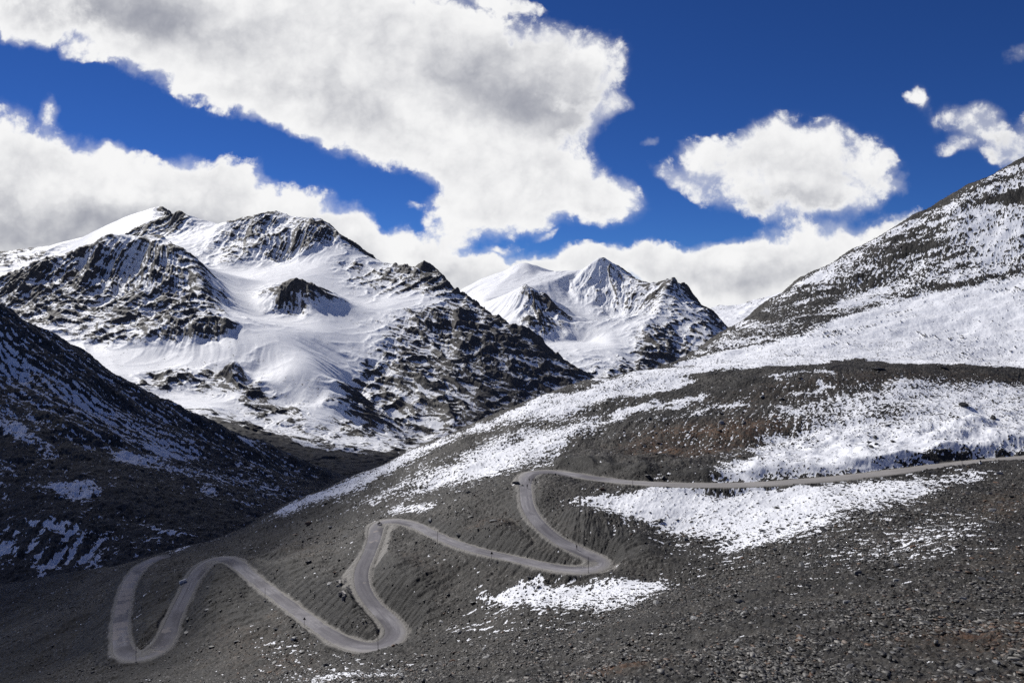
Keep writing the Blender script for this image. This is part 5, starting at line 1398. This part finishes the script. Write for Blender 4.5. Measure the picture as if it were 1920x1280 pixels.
HAND = [
 (1645,689,32,1,'dark','broad dark outcrop block on the crest of the brown hump under the snow slope',.55),
 (1770,688,16,3,'dark','low dark slab breaking the brown hump crest right of the broad outcrop',.8),
 (1862,783,15,4,'dark','round dark boulder sitting in the snow high above the upper road',1.0),
 (1807,757,28,3,'dark','long dark lens-shaped boulder lying in the snow left above the round one',.8),
 (1748,742,8,2,'dark','small dark boulder in patchy snow left of the lens-shaped boulder',.8),
 (1641,819,11,0,'dark','upright dark boulder of the cluster on the snow above the road bank',.9),
 (1630,828,15,3,'dark','widest dark boulder of the cluster on the snow above the road bank',.8),
 (1643,831,11,5,'dark','flat dark boulder touching the widest one of the snow cluster',.7),
 (1634,837,14,3,'dark','lowest dark boulder of the cluster on the snow above the road bank',.7),
 (1675,827,12,2,'dark','solitary dark boulder in snow just right of the boulder cluster',.7),
 (1665,796,10,5,'dark','dark boulder at the edge of bare ground above the snow cluster',.7),
 (1812,840,9,0,'dark','black boulder in the blue shade of the snow bank by the road',1.0),
 (1780,842,8,2,'dark','boulder on the shaded snow bank left of the black boulder',.8),
 (1497,806,11,5,'dark','dark boulder on the upper left rim of the snow above the road',.7),
 (1415,832,9,1,'grey','grey boulder on the brown hill above the dark cut bank',.7),
 (1305,777,9,0,'pale','pale upright boulder on the brown hill below a snow streak',.9),
 (1218,783,14,3,'pale','pale flat slab on the upper brown hill between snow streaks',.5),
 (1286,1011,12,0,'grey','grey boulder on dark ground below the wide snow patch left part',1.0),
 (1266,1027,9,1,'dark','dark boulder just left below the grey one under the wide snow patch',.8),
 (1427,992,17,3,'dark','dark slab at the bottom rim of the wide snow patch under the upper road',.6),
 (1459,996,12,0,'grey','grey boulder next to the dark slab at the rim of the wide snow patch',.8),
 (1545,992,22,3,'dark','long dark boulder at the lower right tip of the wide snow patch',.6),
 (1456,951,10,0,'dark','dark stone standing in the middle of the wide snow patch',.9),
 (1570,948,16,5,'pale','snow-capped pale slab at the right end of the wide snow patch',.5),
 (1695,954,15,3,'dark','dark boulder in scree right of the wide snow patch',.7),
 (1744,986,16,1,'pale','pale leaning boulder in scree right of the wide snow patch',.7),
 (1764,984,18,5,'pale','pale broken slab beside the leaning pale boulder',.45),
 (1860,955,14,0,'pale','rounded pale boulder in scree below the kilometre stone',.8),
 (1875,887,13,0,'pale','pale boulder in dark scree just under the upper road far right',.9),
 (1898,929,14,5,'dark','dark flat boulder near the right picture edge below the upper road',.6),
 (1646,1034,11,0,'pale','pale boulder in the block gully in mid slope',.9),
 (1625,1046,16,1,'dark','dark slab left below the pale boulder of the block gully',.6),
 (1421,1053,13,0,'pale','pale boulder in the gully above right of the small lower snow patch',.8),
 (1545,1056,14,3,'grey','grey flat boulder in the gully between two pale boulders',.5),
 (1492,1060,10,1,'dark','small dark boulder in the gully left of the grey flat one',.8),
 (1301,1158,17,0,'pale','big pale rounded boulder in scree below right of the small lower snow patch',.9),
 (1281,1160,11,2,'grey','grey boulder touching the left side of the big pale rounded boulder',.8),
 (1386,1126,18,2,'grey','bulky grey boulder right above a pair of pale blocks',.8),
 (1396,1149,15,4,'pale','square pale block, left of a pair in the scree',.9),
 (1418,1140,13,1,'pale','smaller pale block, right of a pair in the scree',.7),
 (1559,1115,10,0,'pale','small pale boulder in the open scree of the middle right',.8),
 (1644,1129,10,0,'pale','pale stone in the open scree left of the white slab',.8),
 (1807,1121,15,0,'pale','bright pale round slab in open scree, with a white flake beside it',.8),
 (1782,1119,12,5,'pale','low white flake left of the bright pale round slab',.4),
 (1845,1083,24,3,'grey','wide grey slab in scree above the bright round slab',.4),
 (1636,1083,20,3,'grey','wide grey slab in mid scree below the gully',.4),
 (1736,1164,24,7,'dark','long tilted dark slab lying diagonally in the right scree',.45),
 (1800,1082,9,1,'grey','grey stone left of the wide grey slab',.7),
 (1668,1233,13,4,'dark','black angular block in the lower right scree',1.0),
 (1594,1246,18,7,'grey','slanting grey flagstone left of the black angular block',.4),
 (1676,1222,11,5,'pale','small pale flagstone just above the black angular block',.4),
 (1897,1189,15,0,'pale','pale round-topped boulder close to the right picture edge',.6),
 (1869,1240,14,0,'pale','pale half-dome boulder in the bottom right scree',.8),
 (1798,1246,17,5,'pale','light flagstone in the bottom right scree left of the half-dome boulder',.4),
 (1907,1242,16,2,'grey','grey boulder at the bottom right picture edge',.6),
 (1822,1259,28,3,'dark','long dark slab half sunk in the bottom right scree',.5),
 (1694,1213,20,7,'grey','thin grey slab in scree above the black angular block right side',.3),
 (1500,1174,15,5,'pale','white flake in the central lower scree',.35),
 (1510,1188,14,7,'dark','dark slab just below the white flake',.5),
 (1643,1192,16,5,'pale','pale triangular flake in the lower right scree',.5),
 (1475,1243,9,0,'pale','small white stone in the lower centre scree',.8),
 (968,905,14,4,'dark','dark block of the broken verge on the outside of the walkers bend',.8),
 (975,899,10,3,'pale','pale slab of the broken verge on the outside of the walkers bend',.4),
 (978,909,9,2,'dark','dark stone of the broken verge nearest to the walkers',.7),
 (962,1197,10,2,'dark','dark boulder in scree below the left tip of the small lower snow patch',.8),
 (1073,1190,12,0,'pale','pale boulder in scree right below the small lower snow patch',.8),
 (960,1196,16,1,'grey','grey slab leaning on the dark boulder under the small lower snow patch',.5),
 (797,1255,12,0,'pale','pale boulder near the bottom edge below the wide lower bend',.8),
 (1092,1146,9,1,'dark','dark stone under the middle of the small lower snow patch',.8),
]
for px, py, wpx, k, tone, lab, fl in HAND:
    p = ground_at(px, py + wpx * 0.12)
    boulder('boulder', p, wpx * p.y / F * 0.9, k, tone, lab, None, None, fl)
LAND = [(1310,1010,'on the dark ground below the wide snow patch'),(1480,1030,'between the wide snow patch and the block gully'),(1600,990,'by the right tip of the wide snow patch'),
 (1700,1000,'in the scree right of the wide snow patch'),(1800,940,'in the scree under the kilometre stone'),(1890,1000,'at the right picture edge below the upper road'),(1370,1080,'in the lower block gully'),
 (1560,1050,'in the upper block gully'),(1240,1140,'right of the small lower snow patch'),(1100,1180,'below the small lower snow patch'),(980,1180,'below the left tip of the small lower snow patch'),(880,1200,'right of the wide lower bend'),
 (830,1140,'on the slope above the wide lower bend'),(900,1080,'left of the small lower snow patch'),(760,1260,'under the wide lower bend'),(620,1250,'at the bottom edge left of the wide lower bend'),(480,1240,'at the bottom edge near the lowest road leg'),(400,1160,'between the two lowest road legs'),
 (1240,1220,'above the orange grass at the bottom edge'),(1080,1250,'by the orange grass at the bottom edge'),(940,1260,'at the bottom edge left of the orange grass'),(1400,1190,'below the pair of pale blocks'),(1400,1260,'at the bottom edge below the pair of pale blocks'),
 (1540,1130,'in the open scree of the middle right'),(1540,1220,'in the lower scree left of the black angular block'),(1700,1100,'in the open scree left of the white round slab'),(1700,1200,'in the scree above the black angular block'),(1850,1140,'in the scree right of the white round slab'),
 (1850,1220,'in the bottom right scree above the long dark slab'),(1720,1270,'at the bottom edge under the black angular block'),(620,1030,'on the slope between the summit bend and the motorcycle bend'),(900,960,'on the slope left of the walkers leg'),(1180,880,'on the dark cut bank above the upper road'),(1300,820,'on the brown hill above the cut bank'),(1500,740,'on the brown hump under the snow slope')]
def build_stones():
    cand = pick(9000, 46, 480, patchw * (1 - 0.9 * snow))
    px = NX.ravel()[cand] / NY.ravel()[cand] * F + CX; py = vis_e.ravel()[cand]
    size = np.exp(rng.normal(1.95, 0.30, len(cand)))          # photo pixels
    order = np.argsort(-size); used = set(); n = 0; placed = []
    tones = rng.choice(['dark', 'grey', 'pale', 'rusty'], size=len(cand), p=[.3, .4, .24, .06]); shapes = rng.integers(0, 3, len(cand))
    SH_ = (('blocky', (0, 4, 6, 8), .8), ('flat', (1, 5, 9), .5), ('long thin', (3, 7), .38))
    for i in order:
        if px[i] < 5 or px[i] > 1915 or py[i] > 1272 or size[i] > 15: continue
        d = [math.hypot((px[i] - a) / 1.4, py[i] - b) for a, b, _ in LAND]; z = int(np.argmin(d))
        if d[z] > 75: continue
        key = (z, tones[i], int(shapes[i]))
        if key in used or any(abs(px[i] - a) < 14 and abs(py[i] - b) < 9 for a, b in placed): continue
        used.add(key); placed.append((px[i], py[i])); n += 1
        nm, ks, fl = SH_[shapes[i]]; c = cand[i]
        P = (float(NX.ravel()[c]), float(NY.ravel()[c]), float(NZ.ravel()[c]))
        col_ = {'dark': 'dark', 'grey': 'mid-grey', 'pale': 'pale', 'rusty': 'rust-stained'}[tones[i]]
        boulder('stone', P, float(size[i]) * P[1] / F, int(rng.choice(ks)), str(tones[i]), f'largest {nm} {col_} stone {LAND[z][2]}', 'loose stones in the scree', None, fl * 1.1, 0.1)
        if n >= 232: break
    log('stones', n)
build_stones()
log('things')
